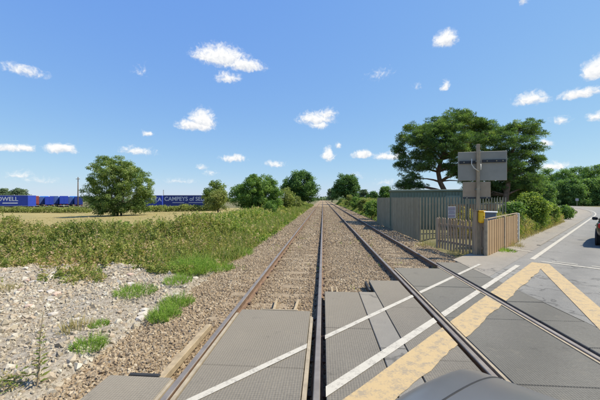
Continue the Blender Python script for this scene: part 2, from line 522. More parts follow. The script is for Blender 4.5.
    M['red'] = plain('red_print', (.5, .04, .04), .1, 8, .6)
    M['cabin_green'] = plain('green_cabin', (.17, .205, .145), .14, 2, .65)
    M['cabin_roof'] = plain('green_cabin_roof', (.22, .25, .185), .14, 2, .7)
    M['concrete'] = plain('concrete', (.5, .47, .41), .2, 5, .9)
    M['kerb'] = plain('kerb_concrete', (.25, .225, .185), .2, 4, .9)
    M['pole_wood'] = plain('pole_wood', (.12, .09, .065), .2, 2, .85)
    b = NB('bark'); n = b.noise(6, 6, .7)
    M['bark'] = b.done(b.ramp(n, [(.3, (.06, .05, .038)), (.7, (.17, .14, .105))]), .95, n, .8, .04)
    b = NB('pine_bark'); n = b.noise(5, 6, .7)
    M['pine_bark'] = b.done(b.ramp(n, [(.3, (.09, .058, .04)), (.7, (.25, .155, .1))]), .95, n, .8, .04)
    M['under'] = plain('undergrowth_soil', (.075, .07, .035), .4, 4, .95)
    # foliage
    L = leafmat
    M['leaf_ash'] = L('ash_leaf', [(0, (.045, .075, .02)), (.35, (.085, .125, .032)), (.7, (.135, .175, .05)), (1, (.23, .25, .1))], .45)
    M['leaf_dark'] = L('dark_leaf', [(0, (.022, .05, .016)), (.5, (.05, .1, .026)), (1, (.1, .155, .042))], .38)
    M['leaf_mid'] = L('mid_leaf', [(0, (.035, .075, .018)), (.5, (.08, .135, .03)), (1, (.16, .22, .06))], .45)
    M['leaf_olive'] = L('olive_leaf', [(0, (.075, .095, .025)), (.5, (.14, .16, .045)), (1, (.21, .21, .075))])
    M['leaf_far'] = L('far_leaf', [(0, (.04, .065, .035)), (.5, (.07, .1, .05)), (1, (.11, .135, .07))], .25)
    M['leaf_wood'] = L('wood_leaf', [(0, (.04, .075, .026)), (.5, (.09, .15, .042)), (1, (.165, .23, .07))], .45)
    M['needle'] = L('pine_needle', [(0, (.022, .045, .02)), (.45, (.065, .11, .034)), (.8, (.14, .19, .05)), (1, (.22, .25, .08))], .4)
    M['leaf_bramble'] = L('bramble_leaf', [(0, (.05, .07, .018)), (.25, (.1, .125, .028)), (.5, (.155, .175, .042)), (.68, (.2, .185, .06)), (.85, (.23, .17, .085)), (1, (.32, .235, .15))])
    M['leaf_verge'] = L('verge_leaf', [(0, (.06, .095, .018)), (.4, (.12, .17, .03)), (.65, (.18, .2, .05)), (.88, (.26, .225, .09)), (1, (.33, .27, .14))])
    M['leaf_bush'] = L('bush_leaf', [(0, (.05, .09, .016)), (.5, (.12, .165, .03)), (1, (.22, .24, .05))])
    M['leaf_scrub'] = L('scrub_leaf', [(0, (.04, .075, .016)), (.4, (.085, .125, .028)), (.75, (.14, .165, .045)), (1, (.24, .2, .08))])
    M['leaf_weed'] = L('weed_leaf', [(0, (.06, .09, .02)), (.35, (.12, .15, .035)), (.65, (.2, .175, .065)), (1, (.28, .215, .11))])
    M['horsetail'] = L('bright_green_stem', [(0, (.07, .12, .02)), (.5, (.13, .2, .034)), (1, (.21, .28, .06))], .45)
    M['straw'] = L('straw', [(0, (.13, .11, .04)), (.5, (.22, .18, .075)), (1, (.31, .26, .13))], .3)
    # vehicles
    M['navy'] = plain('navy_curtain', (.025, .055, .36), .12, .8, .55)
    M['navy2'] = plain('dark_navy_curtain', (.018, .035, .19), .12, .8, .55)
    M['trailer_red'] = plain('trailer_red', (.26, .06, .055), .12, .8, .55)
    M['trailer_blue'] = plain('trailer_light_blue', (.07, .27, .66), .12, .8, .55)
    M['trailer_slate'] = plain('trailer_slate', (.06, .11, .3), .12, .8, .55)
    M['trailer_grey'] = plain('trailer_grey', (.4, .42, .46), .08, .8, .5)
    M['letter'] = plain('white_lettering', (.8, .8, .82), .04, 3, .5)
    M['letter_dim'] = plain('grey_lettering', (.46, .5, .62), .04, 3, .5)
    M['tyre'] = plain('tyre', (.025, .025, .026), .2, 10, .85)
    M['rim'] = plain('alloy_rim', (.45, .45, .47), .1, 10, .35, .8)
    def carpaint(name, col):
        b = NB(name)
        p = b.n('ShaderNodeBsdfPrincipled')
        n = b.noise(2.5, 6, .6)
        b.l(b.ramp(n, [(.3, tuple(x * .93 for x in col)), (.7, tuple(x * 1.06 for x in col))]), p.inputs['Base Color'])
        p.inputs['Metallic'].default_value = .35; p.inputs['Roughness'].default_value = .36
        p.inputs['Coat Weight'].default_value = .35; p.inputs['Coat Roughness'].default_value = .2
        b.l(p.outputs[0], b.out.inputs[0])
        return b.m
    M['paint_grey'] = carpaint('grey_car_paint', (.15, .15, .15))
    M['paint_bronze'] = carpaint('bronze_car_paint', (.085, .078, .07))
    b = NB('car_glass')
    M['glass'] = b.done((.02, .025, .03), .06, spec=.6)
    M['lamp_red'] = plain('tail_lamp', (.45, .02, .015), .1, 10, .25)
    M['lamp_clear'] = plain('head_lamp', (.7, .72, .75), .1, 10, .15)
    M['plate'] = plain('number_plate', (.75, .6, .08), .05, 10, .4)
    M['trim'] = plain('black_trim', (.03, .03, .032), .15, 10, .6)
mats()
M = MATS

# ================================================================== SETTING
def sinhs(a, n, k=5.):
    u = np.linspace(-1, 1, n)
    return np.sinh(u * k) / math.sinh(k) * a
g = grid('ground', sinhs(3000, 181, 7.5), sinhs(3000, 181, 7.5), gz, M['ground'])
tag(g, kind='structure')
fx = np.linspace(-230, -9, 90); fy = np.linspace(-60, 78, 70)
fld = grid('field', fx, fy, lambda x, y: gz(x, y) + .05, M['field'])
tag(fld, kind='structure')

# ballast bed
def bed(x, y):
    prof = np.interp(x, [-4.4, -3.2, -2.7, -1.9, -1.2, -.4, .3, .9, 1.5, 2.2, 3.1, 3.8, 4.6, 5.6],
                     [-.42, -.26, -.19, -.18, -.185, -.185, -.17, -.18, -.17, -.185, -.185, -.17, -.19, -.31])
    return prof + .02 * np.sin(x * 5.1 + y * 1.7) * np.sin(y * 2.3 - x * 1.1)
bal = grid('ballast', np.arange(-4.4, 5.61, .25), np.concatenate([np.arange(-9, 40, .35), np.arange(40, 120, 2), np.arange(120, 721, 20)]), bed, M['ballast'])
tag(bal, kind='structure')
# rubble flat on the left
def rub(x, y):
    e = np.minimum(ss((x + 16) / 2), ss((10.4 - y) / 1.5)) * ss((-2.7 - x) / .8)
    return -.42 + e * (.27 + .06 * np.sin(x * 1.3 + 1) * np.sin(y * 1.1) + .035 * np.sin(x * 3.7 + y * 2.1) + .02 * np.sin(7 * x - 5 * y))
rb = grid('rubble_ground', np.arange(-16, -2.5, .2), np.arange(-4, 10.6, .2), rub, M['rubble'])
tag(rb, kind='structure')

# ---- loose stones (uncountable): geometry nodes
def stone_nodes(name, density, smin, smax, mat, seed, patch=False):
    g = bpy.data.node_groups.new(name, 'GeometryNodeTree')
    g.interface.new_socket('Geometry', in_out='INPUT', socket_type='NodeSocketGeometry')
    g.interface.new_socket('Geometry', in_out='OUTPUT', socket_type='NodeSocketGeometry')
    N = g.nodes.new; K = g.links.new
    gi = N('NodeGroupInput'); go = N('NodeGroupOutput')
    di = N('GeometryNodeDistributePointsOnFaces'); di.inputs['Density'].default_value = density; di.inputs['Seed'].default_value = seed
    K(gi.outputs[0], di.inputs['Mesh'])
    if patch:
        tn = N('ShaderNodeTexNoise'); tn.inputs['Scale'].default_value = .75; tn.inputs['Detail'].default_value = 4
        pp = N('GeometryNodeInputPosition'); K(pp.outputs[0], tn.inputs['Vector'])
        mp_ = N('ShaderNodeMapRange'); mp_.inputs['From Min'].default_value = .40; mp_.inputs['From Max'].default_value = .60
        mp_.inputs['To Min'].default_value = density * .5; mp_.inputs['To Max'].default_value = density * 1.25
        K(tn.outputs[0], mp_.inputs[0]); K(mp_.outputs[0], di.inputs['Density'])
    jn = N('GeometryNodeJoinGeometry')
    for i in range(6):
        ic = N('GeometryNodeMeshIcoSphere'); ic.inputs['Subdivisions'].default_value = 1; ic.inputs['Radius'].default_value = 1
        sp = N('GeometryNodeSetPosition')
        K(ic.outputs[0], sp.inputs['Geometry'])
        rv = N('FunctionNodeRandomValue'); rv.data_type = 'FLOAT_VECTOR'
        rv.inputs[0].default_value = (-.42, -.42, -.42); rv.inputs[1].default_value = (.42, .42, .42); rv.inputs['Seed'].default_value = seed * 10 + i
        K(rv.outputs[0], sp.inputs['Offset'])
        gt = N('GeometryNodeGeometryToInstance')
        K(sp.outputs[0], gt.inputs[0]); K(gt.outputs[0], jn.inputs[0])
    sm_ = N('GeometryNodeSetMaterial'); sm_.inputs['Material'].default_value = mat
    ins = N('GeometryNodeInstanceOnPoints'); ins.inputs['Pick Instance'].default_value = True
    K(di.outputs['Points'], ins.inputs['Points'])
    K(jn.outputs[0], sm_.inputs[0]); K(sm_.outputs[0], ins.inputs['Instance'])
    rr = N('FunctionNodeRandomValue'); rr.data_type = 'FLOAT_VECTOR'; rr.inputs[0].default_value = (0, 0, 0); rr.inputs[1].default_value = (6.28, 6.28, 6.28)
    K(rr.outputs[0], ins.inputs['Rotation'])
    rs = N('FunctionNodeRandomValue'); rs.data_type = 'FLOAT'; rs.inputs[2].default_value = 0; rs.inputs[3].default_value = 1; rs.inputs['Seed'].default_value = 5
    pw = N('ShaderNodeMath'); pw.operation = 'POWER'; pw.inputs[1].default_value = 2.2
    K(rs.outputs[1], pw.inputs[0])
    mr_ = N('ShaderNodeMapRange'); mr_.inputs['To Min'].default_value = smin; mr_.inputs['To Max'].default_value = smax
    K(pw.outputs[0], mr_.inputs[0])
    rs2 = N('FunctionNodeRandomValue'); rs2.data_type = 'FLOAT_VECTOR'; rs2.inputs[0].default_value = (.75, .75, .45); rs2.inputs[1].default_value = (1.3, 1.1, .95); rs2.inputs['Seed'].default_value = 9
    vm = N('ShaderNodeVectorMath'); vm.operation = 'SCALE'
    K(rs2.outputs[0], vm.inputs[0]); K(mr_.outputs[0], vm.inputs['Scale'])
    K(vm.outputs[0], ins.inputs['Scale'])
    K(ins.outputs[0], go.inputs[0])
    return g
def stone_field(name, xs, ys, zf, density, smin, smax, mat, seed, label):
    o = grid(name, xs, ys, zf, None)
    m = o.modifiers.new('stones', 'NODES'); m.node_group = stone_nodes(name + '_nodes', density, smin, smax, mat, seed, name.startswith('rubble'))
    return tag(o, label, 'stones', kind='stuff')
stone_field('ballast_stones', np.arange(-3.9, 5.3, .3), np.arange(1.5, 13.6, .4), lambda x, y: bed(x, y) + .004, 1000, .012, .032, M['stone_ballast'], 3, 'loose tan and brown ballast stones between the nearest sleepers')
stone_field('ballast_stones', np.arange(-3.9, 5.4, .4), np.arange(13.5, 34, .6), lambda x, y: bed(x, y) + .006, 230, .025, .055, M['stone_ballast'], 4, 'loose tan ballast stones along the middle stretch of track')
stone_field('ballast_stones', np.arange(-3.9, 5.4, .5), np.arange(33.5, 80, 1), lambda x, y: bed(x, y) + .006, 60, .04, .075, M['stone_ballast'], 5, 'far ballast stones where the tracks narrow in the distance')
stone_field('rubble_stones', np.arange(-15, -2.7, .25), np.arange(1, 10, .25), lambda x, y: rub(x, y) + .003, 480, .009, .034, M['stone_rubble'], 6, 'pale broken rubble and gravel left of the crossing')
stone_field('rubble_stones', np.arange(-15, -2.9, .25), np.arange(3.2, 10, .25), lambda x, y: rub(x, y) + .008, 55, .025, .07, M['stone_rubble'], 8, 'fist sized pale stones strewn over the rubble flat')

# big pale chunks, one by one, pieces of the rubble flat
def chunk(seed, s, mat):
    r_ = random.Random(seed)
    bm = bmesh.new()
    bmesh.ops.create_icosphere(bm, subdivisions=1, radius=1)
    for v in bm.verts:
        v.co *= r_.uniform(.65, 1.25)
    bm.transform(Matrix.Diagonal((s, s * r_.uniform(.6, .9), s * r_.uniform(.45, .7), 1)))
    return bm
protos = [obj('stone', chunk(i, .1, M['stone_pale'] if i % 3 else M['stone_pink']), M['stone_pale'] if i % 3 else M['stone_pink'], rb) for i in range(6)]
rr_ = random.Random(12)
spots = [(-5.3, 7.9, 1.2), (-4.6, 6.9, 1.3), (-3.3, 5.2, 1.1), (-2.75, 5.35, 1.0), (-4.1, 3.2, 1.2), (-6.2, 6.4, 1.3), (-6.9, 5.4, 1.1), (-5.0, 5.2, .9), (-7.4, 7.6, 1.5), (-8.3, 6.7, 1.2)]
spots += [(rr_.uniform(-9.5, -3.1), rr_.uniform(2.6, 8.4), rr_.uniform(.5, 1.15)) for _ in range(46)]
for i, (x, y, s) in enumerate(spots):
    o = protos[i] if i < 6 else inst(protos[i % 6], rb, (0, 0, 0), name='stone')
    o.location = (x, y, float(rub(x, y)) + .02); o.rotation_euler = (0, 0, rr_.uniform(0, 6.3)); o.scale = (s, s, s)

# ---- rails and sleepers
def rail_bm(x, y0, y1):
    prof = [(-.07, -.16), (.07, -.16), (.07, -.148), (.012, -.125), (.012, -.045), (.035, -.034), (.036, -.008), (.028, 0), (-.028, 0), (-.036, -.008), (-.035, -.034), (-.012, -.045), (-.012, -.125), (-.07, -.148)]
    bm = bmesh.new()
    ys = [y0, 0, 20, 60, 150, y1]
    rings = [[bm.verts.new((x + p[0], y, p[1])) for p in prof] for y in ys]
    n = len(prof)
    for a, b in zip(rings, rings[1:]):
        for k in range(n):
            f = bm.faces.new((a[k], b[k], b[(k + 1) % n], a[(k + 1) % n]))
            if k in (6, 7, 8): f.material_index = 1
    return bm
slbm = bmesh.new()
bx(slbm, (0, 0, -.05), (2.45, .25, .2), bev=.02)
sl0 = None
ENDS = {0: 5.28, 1: 8.9}
for ti, (a, b_) in enumerate(((0, 1), (2, 3))):
    cx = (RAILX[a] + RAILX[b_]) / 2
    tr = empty('railway_track', (cx, 0, 0))
    tag(tr, ['left railway track with rust sided rails running to the horizon', 'right railway track passing close to the grey palisade fence'][ti], 'railway track', 'railway tracks')
    for k in (a, b_):
        o = obj('rail', rail_bm(RAILX[k] - cx, -9, 720), M['rust'], tr)
        o.data.materials.append(M['steel'])
    y = 1.2 + .3 * ti
    n = 0
    cl = bmesh.new()
    while n < 120:
        if sl0 is None:
            sl0 = o = obj('sleeper', slbm, M['sleeper'], tr)
        else:
            o = inst(sl0, tr, (0, 0, 0), name='sleeper')
        j = random.uniform(-.02, .02)
        o.location = (j, y, -.222)
        for k in (a, b_):
            for sx in (-1, 1):
                bx(cl, (RAILX[k] - cx + sx * .085, y, -.145), (.05, .09, .03))
        y += .68; n += 1
    c = obj('rail_clips', cl, M['clip'], tr); c['kind'] = 'stuff'

# ---- level crossing deck: panels between and beside the rails
deck = empty('level_crossing_deck', (0, 0, 0)); tag(deck, kind='structure')
def strip_panels(x0, x1, yend, step, mat, z=0., y0=-8.5, name='panel'):
    y = yend
    proto = None
    while y > y0:
        d = min(step, y - y0)
        bm = box(((x0 + x1) / 2, y - d / 2, z - .05), (x1 - x0 - .012, d - .012, .1), bev=.008)
        o = obj(name, bm, mat, deck)
        o.location.z += random.uniform(-.004, .003)
        y -= d
strip_panels(-2.40, -1.66, 3.2, .9, M['rubber_left'])
strip_panels(-1.45, -.215, 5.28, 1.8, M['rubber'])
strip_panels(.03, .75, 6.42, 1.8, M['rubber'])
strip_panels(.75, 1.10, 6.44, 2.4, M['apron'])
strip_panels(1.10, 1.82, 7.38, 1.8, M['rubber'])
strip_panels(2.03, 3.30, 8.75, 1.8, M['rubber_dark'])
strip_panels(3.51, 4.20, 9.65, .9, M['rubber_dark'])
for x0, x1, ye in ((-1.50, -1.455, 5.1), (-.21, -.165, 5.0), (-1.655, -1.62, 3.15), (1.985, 2.022, 8.6), (3.31, 3.345, 9.0)):
    o = obj('edge_strip', box(((x0 + x1) / 2, (ye - 8) / 2, -.03), (x1 - x0, ye + 8, .06)), M['edge_strip'], deck)
# timbers and deflectors at the panel ends
for (c, s, rz, m) in [((-1.835, 3.95, -.09), (.085, 1.5, .09), 0, 'timber_pale'), ((-2.03, 3.27, -.06), (.36, .05, .07), 0, 'black_rubber'),
                      ((-.78, 5.33, -.045), (.62, .055, .06), 0, 'black_rubber'), ((-.78, 5.30, -.004), (.68, .03, .012), 0, 'edge_strip'),
                      ((-.93, 5.75, -.12), (.05, .8, .06), .06, 'timber_pale'), ((-.52, 5.75, -.12), (.05, .8, .06), -.03, 'timber_pale'),
                      ((.2, 6.72, -.1), (.04, .55, .07), .03, 'timber_pale'), ((.31, 6.72, -.1), (.04, .55, .07), 0, 'timber_pale'),
                      ((1.02, 6.95, -.06), (.05, .7, .1), 0, 'black_rubber')]:
    o = obj('end_batten', box(c, s, rz, .006), M[m], deck)
for (x, y, s_) in ((-2.05, 4.15, 1), (-2.08, 4.85, .9), (-2.04, 5.5, 1)):
    pass

# ---- road, footway and apron on the right of the tracks
def at_x(t, x):
    return (x - t * math.cos(RA)) / math.sin(RA)
def edge_path(off, s0, s1, step=2.):
    """left edge line of the road moved sideways by off (to the right): straight, easy left bend, then a tight one"""
    pts = []
    p = RD(s0, -2.0); h = RA
    s = s0
    while s < s1:
        n = Vector((math.cos(h), -math.sin(h), 0))
        pts.append((p + n * off, s))
        d = step
        if s > 46: h -= d / (170 if s < 92 else 34)
        p = p + Vector((math.sin(h), math.cos(h), 0)) * d
        s += d
        if h < RA - R(95): break
    return [q for q, _ in pts]
def ribbon(name, offs, s_start_x, s1, z, mat, kind='structure', s0=None, step=2.):
    """strip between two offsets; starts on the line x = s_start_x (skewed) or at s0"""
    base = 16.
    cols = []
    for off in offs:
        t = -2.0 + off
        st = at_x(t, s_start_x) if s0 is None else s0
        first = [RD(st + (base - st) * k / 6, t) for k in range(6)] if st < base else []
        cols.append(first + edge_path(off, max(base, st), s1, step))
    n = min(len(c) for c in cols)
    bm = bmesh.new()
    vs = [[bm.verts.new((c[i].x, c[i].y, z)) for c in cols] for i in range(n)]
    for i in range(n - 1):
        for k in range(len(offs) - 1):
            bm.faces.new((vs[i][k], vs[i][k + 1], vs[i + 1][k + 1], vs[i + 1][k]))
    o = obj(name, bm, mat)
    if kind: o['kind'] = kind
    return o
ribbon('road', [-.25, 1.5, 3.2, 5, 6.6], 4.205, 170, -.004, M['asphalt'])
ribbon('footway', [-1.7, -1.0, -.252], 4.205, 120, -.002, M['path'])
kb = bmesh.new()
kp = edge_path(-.33, 16, 118, 2.5)
for a, b_ in zip(kp, kp[1:]):
    d = b_ - a
    bx(kb, ((a.x + b_.x) / 2, (a.y + b_.y) / 2, -.022), (.12, d.length - .012, .09), -math.atan2(d.x, d.y))
tag(obj('kerb', kb, M['kerb']), kind='structure')
# dusty strip of earth between footway and weeds, apron beside the rails
ap = prism([(4.205, 9.62), RD(11.95, -3.2), RD(at_x(-3.7, 4.9), -3.7), (4.205, 9.75)], -.08, -.003)
o = obj('apron', prism([(4.205, 8.55), (4.205, 9.9), (5.0, 10.75), (5.6, 11.05), tuple(RD(11.9, -3.68)[:2])], -.12, -.006), M['apron']); tag(o, kind='structure')

# painted marks
def quad(name, pts, z, mat, sub=1):
    bm = bmesh.new()
    vs = [bm.verts.new((p[0], p[1], z)) for p in pts]
    bm.faces.new(vs)
    bm.normal_update()
    if bm.faces[:][0].normal.z < 0:
        bmesh.ops.reverse_faces(bm, faces=bm.faces[:])
    o = obj(name, bm, mat); o['kind'] = 'structure'
    return o
def clip_line(name, t0, t1, s0, s1, mat, z, gaps=True, rag=0.):
    """line along the road from s0 to s1, broken where the rails and flangeways cut it"""
    ex = [(-9, -1.66), (-1.45, -.215), (.03, 1.82), (2.03, 3.30), (3.51, 99)]
    for (xa, xb) in ex:
        pts = []
        lo = [max(s0, at_x(t, xa)) for t in (t0, t1)]
        hi = [min(s1, at_x(t, xb)) for t in (t0, t1)]
        if lo[0] >= hi[0] or lo[1] >= hi[1]: continue
        n = max(2, int((hi[1] - lo[1]) / .12)) if rag else 2
        bm = bmesh.new()
        A = []; B = []
        for i in range(n):
            u = i / (n - 1)
            r0 = random.uniform(-rag, rag) * .3 if rag and 0 < i < n - 1 else 0
            r1 = (random.uniform(-rag, rag) + rag * .8 * math.sin(i * .55)) if rag and 0 < i < n - 1 else 0
            p = RD(lo[0] + (hi[0] - lo[0]) * u, t0 + r0); q = RD(lo[1] + (hi[1] - lo[1]) * u, t1 + r1)
            A.append(bm.verts.new((p.x, p.y, z))); B.append(bm.verts.new((q.x, q.y, z)))
        for i in range(n - 1):
            bm.faces.new((A[i], B[i], B[i + 1], A[i + 1]))
        o = obj(name, bm, mat); o['kind'] = 'structure'
        if xa > 3: o.location.z += .003
clip_line('white_marking', -2.905, -2.82, -1.0, 10.1, M['white_paint'], .006)
clip_line('white_marking', -2.105, -1.99, -.5, 10.75, M['white_paint'], .006)
clip_line('yellow_marking', -1.85, -1.49, -.5, 11.6, M['yellow_paint'], .006, rag=.014)
# box junction diagonal
def band(name, p, q, wd, mat, z):
    p = Vector((p[0], p[1])); q = Vector((q[0], q[1])); d = (q - p).normalized(); n = Vector((-d.y, d.x)) * wd / 2
    return quad(name, [p + n, q + n, q - n, p - n], z, mat)
band('yellow_marking', RD(11.65, -1.62), RD(6.15, .05), .34, M['yellow_paint'], .0045)
band('yellow_marking', RD(6.1, .07), RD(4.6, .55), .42, M['yellow_paint'], .0085)
band('white_marking', RD(11.95, -1.68), RD(11.72, 2.6), .13, M['white_paint'], .0045)
for a, b_ in ((-1.45, -.85), (-.55, .25), (.6, 1.4), (1.8, 2.6)):
    band('white_marking', RD(12.22, a), RD(12.2, b_), .09, M['white_paint'], .0045)
band('white_marking', RD(14.1, -2.9), RD(13.9, -2.2), .1, M['white_paint'], .004)
ribbon('white_marking', [.0, .13], 4.205, 118, .004, M['white_paint'], s0=12.15)
ribbon('white_marking', [5.2, 5.3], 4.205, 118, .004, M['white_paint'], s0=12.15)

# ================================================================== VEGETATION BUILDERS
def limb_pts(a, b, sag=.12, n=4):
    a = Vector(a); b = Vector(b); out = []
    L = (b - a).length
    off = Vector((random.uniform(-1, 1), random.uniform(-1, 1), random.uniform(.2, 1))) * L * sag
    for i in range(n + 1):
        u = i / n
        out.append(a.lerp(b, u) + off * math.sin(math.pi * u))
    return out
def sample_blobs(blobs, n, shell=.55):
    """points in a union of ellipsoids, more of them near the outside"""
    vol = np.array([b[3] * b[4] * b[5] for b in blobs]); idx = rng.choice(len(blobs), n, p=vol / vol.sum())
    B = np.array(blobs)[idx]
    d = rdir(n); r = rng.random(n) ** (1 / 3) * (1 - shell) + shell * (rng.random(n) ** .25)
    r = np.clip(r, 0, 1)[:, None]
    return B[:, :3] + d * r * B[:, 3:], d
def tree(name, loc, blobs, label, cat='tree', group=None, mat='leaf_mid', clumps=120, per=120, rc=.8, leaf=(.24, .14), trunk_r=.25, trunk_top=None, limbs=14, bark='bark', flat=.75, lean=(0, 0), shell=.55, trunks=1):
    root = empty(name, loc)
    tag(root, label, cat, group)
    cz = sum(b[2] for b in blobs) / len(blobs)
    cx = sum(b[0] for b in blobs) / len(blobs); cy = sum(b[1] for b in blobs) / len(blobs)
    tt = trunk_top or cz
    cc_, cd = sample_blobs(blobs, clumps, shell)
    cc_[:, 2] = np.maximum(cc_[:, 2], .25)
    bm = bmesh.new()
    for k in range(trunks):
        ox, oy = (0, 0) if trunks == 1 else (random.uniform(-1, 1) * .5, random.uniform(-1, 1) * .5)
        tp = [Vector((ox, oy, -.3)), Vector((ox * 1.3 + lean[0] * .1, oy * 1.3 + lean[1] * .1, tt * .25)), Vector((ox * 2 + lean[0] * .5, oy * 2 + lean[1] * .5, tt * .62)), Vector((cx * .6 + lean[0] + ox * 2, cy * .6 + lean[1] + oy * 2, tt))]
        tube(bm, tp, [trunk_r * 1.25, trunk_r, trunk_r * .7, trunk_r * .3], 8)
    for i in rng.choice(clumps, min(limbs, clumps), replace=False):
        e = Vector(cc_[i])
        u = min(.95, max(.2, e.z / tt * .6))
        k = u * (len(tp) - 1); j = min(int(k), len(tp) - 2)
        s = tp[j].lerp(tp[j + 1], k - j)
        r0 = trunk_r * (.55 - .3 * u)
        tube(bm, limb_pts(s, e), [r0, r0 * .75, r0 * .5, r0 * .3, r0 * .12], 5)
    obj('trunk', bm, M[bark], root, True)
    n = clumps * per
    ci = np.repeat(np.arange(clumps), per)
    rr = rng.random(clumps) * .6 + .7
    off = rdir(n) * (rng.random(n) ** .45)[:, None] * np.array([1, 1, flat]) * (rc * rr[ci])[:, None]
    p = cc_[ci] + off
    p[:, 2] = np.maximum(p[:, 2], .02)
    nr = unit(off * .9 + rdir(n) * rc * .7 + np.array([0, 0, .35 * rc]))
    d = np.cross(nr, rdir(n))
    sz = rng.uniform(.7, 1.3, n)
    tint = np.clip(rng.normal(.48, .2, clumps)[ci] + rng.normal(0, .2, n), 0, 1)
    leaves('crown', p, d, nr, leaf[0] * sz, leaf[1] * sz, M[mat], root, tint)
    return root
def hgt(px, f, y):                        # height above the lens plane base at a pixel row
    return CAMH + (198.5 - y) * f / 300

def land(px, f):
    p = AT(px, f); p.z = float(gz(p.x, p.y)); return p

# ---- trees
def T(name, px, f, top, wpx, label, mat, low=.12, blobs=None, **k):
    """round-crowned tree standing at image column px and distance f"""
    p = land(px, f)
    h = hgt(px, f, top) - p.z; w_ = wpx * f / 300
    if blobs is None:
        blobs = [(0, 0, h * .56, w_ * .42, w_ * .42, h * .36), (w_ * .2, .1, h * .42, w_ * .28, w_ * .3, h * .28), (-w_ * .21, -.1, h * .42, w_ * .27, w_ * .3, h * .28), (w_ * .06, 0, h * .74, w_ * .27, w_ * .27, h * .2)]
    else:
        blobs = [(a * w_, b * w_, c * h, d * w_, e * w_, g_ * h) for a, b, c, d, e, g_ in blobs]
    return tree(name, p, blobs, label, mat=mat, **k)
T('ash_tree', 118, 48, 149.5, 76, 'broad olive green tree standing alone in the dry field before the lorry trailers', 'leaf_ash',
  blobs=[(-.08, 0, .62, .28, .3, .31), (-.24, 0, .38, .23, .25, .27), (.24, 0, .45, .21, .25, .27), (.05, 0, .26, .36, .3, .22), (-.03, 0, .80, .2, .22, .15), (.37, 0, .26, .12, .14, .2), (-.31, 0, .6, .12, .15, .13), (.1, 0, .66, .18, .2, .21), (-.1, 0, .14, .33, .25, .12), (.25, 0, .13, .2, .2, .11), (.33, 0, .52, .1, .12, .1), (-.17, 0, .74, .12, .12, .1)],
  clumps=520, per=125, rc=.56, leaf=(.19, .11), trunk_r=.13, limbs=40, shell=.62, trunks=4)
T('field_tree', 215, 62, 179, 26, 'small dull green tree beyond the blue trailers beside the bushy tree', 'leaf_ash', clumps=90, per=90, rc=.7, leaf=(.26, .16), trunk_r=.16)
T('shrub', 218, 47, 189, 26, 'yellow green shrub at the right end of the lorry trailers', 'leaf_olive', clumps=70, per=90, rc=.6, leaf=(.2, .12), trunk_r=.1)
T('bushy_tree', 257, 38, 171, 56, 'rounded light green bushy tree left of the railway bank', 'leaf_mid', clumps=240, per=130, rc=.5, leaf=(.17, .1), trunk_r=.12, limbs=20)
T('shrub', 284, 45, 187, 24, 'low green shrub between the two lineside trees', 'leaf_olive', clumps=50, per=80, rc=.55, leaf=(.2, .12), trunk_r=.08)
T('lineside_tree', 300, 72, 169, 42, 'dark green round tree close to the left rails in the distance', 'leaf_dark', clumps=190, per=110, rc=1.0, leaf=(.34, .2), trunk_r=.3, limbs=20)
T('lineside_tree', 346, 105, 172, 29, 'tall dark round tree right of the rails near their vanishing point', 'leaf_dark', clumps=170, per=100, rc=1.2, leaf=(.44, .26), trunk_r=.3, limbs=16,
  blobs=[(0, 0, .58, .42, .42, .38), (.2, 0, .42, .28, .3, .28), (-.24, 0, .4, .24, .3, .27), (.15, 0, .76, .25, .27, .18)])
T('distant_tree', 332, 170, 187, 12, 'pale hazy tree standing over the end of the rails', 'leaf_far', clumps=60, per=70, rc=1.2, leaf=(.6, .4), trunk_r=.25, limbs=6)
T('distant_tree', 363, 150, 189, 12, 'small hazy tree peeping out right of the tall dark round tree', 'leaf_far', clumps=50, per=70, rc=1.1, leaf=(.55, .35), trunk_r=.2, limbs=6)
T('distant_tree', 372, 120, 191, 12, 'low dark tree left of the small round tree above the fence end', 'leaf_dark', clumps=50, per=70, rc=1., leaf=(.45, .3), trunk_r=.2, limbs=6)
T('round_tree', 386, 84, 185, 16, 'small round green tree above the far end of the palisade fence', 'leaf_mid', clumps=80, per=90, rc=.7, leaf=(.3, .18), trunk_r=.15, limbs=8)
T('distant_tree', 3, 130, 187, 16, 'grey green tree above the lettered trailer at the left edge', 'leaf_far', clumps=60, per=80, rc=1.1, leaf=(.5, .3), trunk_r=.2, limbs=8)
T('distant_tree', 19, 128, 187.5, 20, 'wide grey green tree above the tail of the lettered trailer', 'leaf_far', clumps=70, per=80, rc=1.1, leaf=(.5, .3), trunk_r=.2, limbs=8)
# wood beyond the bend
od = ['first', 'second', 'third', 'fourth', 'fifth', 'sixth', 'seventh', 'eighth']
rowb = [(524, 96, 174, 22), (538, 92, 170, 24), (552, 96, 167, 24), (566, 90, 166, 24), (580, 97, 164, 24), (594, 90, 161, 26), (611, 95, 160, 26), (630, 92, 160, 28)]
rowf = [(545, 82, 181, 18), (560, 84, 179, 18), (574, 82, 178, 20), (588, 83, 177, 20), (603, 82, 177, 20)]
for rn, row in (('tall back', rowb), ('lower front', rowf)):
    for i, (px, f, top, wd) in enumerate(row):
        T('woodland_tree', px, f, top, wd, f'{od[i]} tree from the pines in the {rn} row of the wood past the bend', 'leaf_wood', clumps=120, per=100, rc=1.0, leaf=(.34, .2), trunk_r=.25, limbs=8, group='trees of the wood beyond the bend',
          blobs=[(0, 0, .5, .5, .4, .42), (.1, 0, .22, .55, .4, .22), (-.1, 0, .75, .34, .34, .2)])
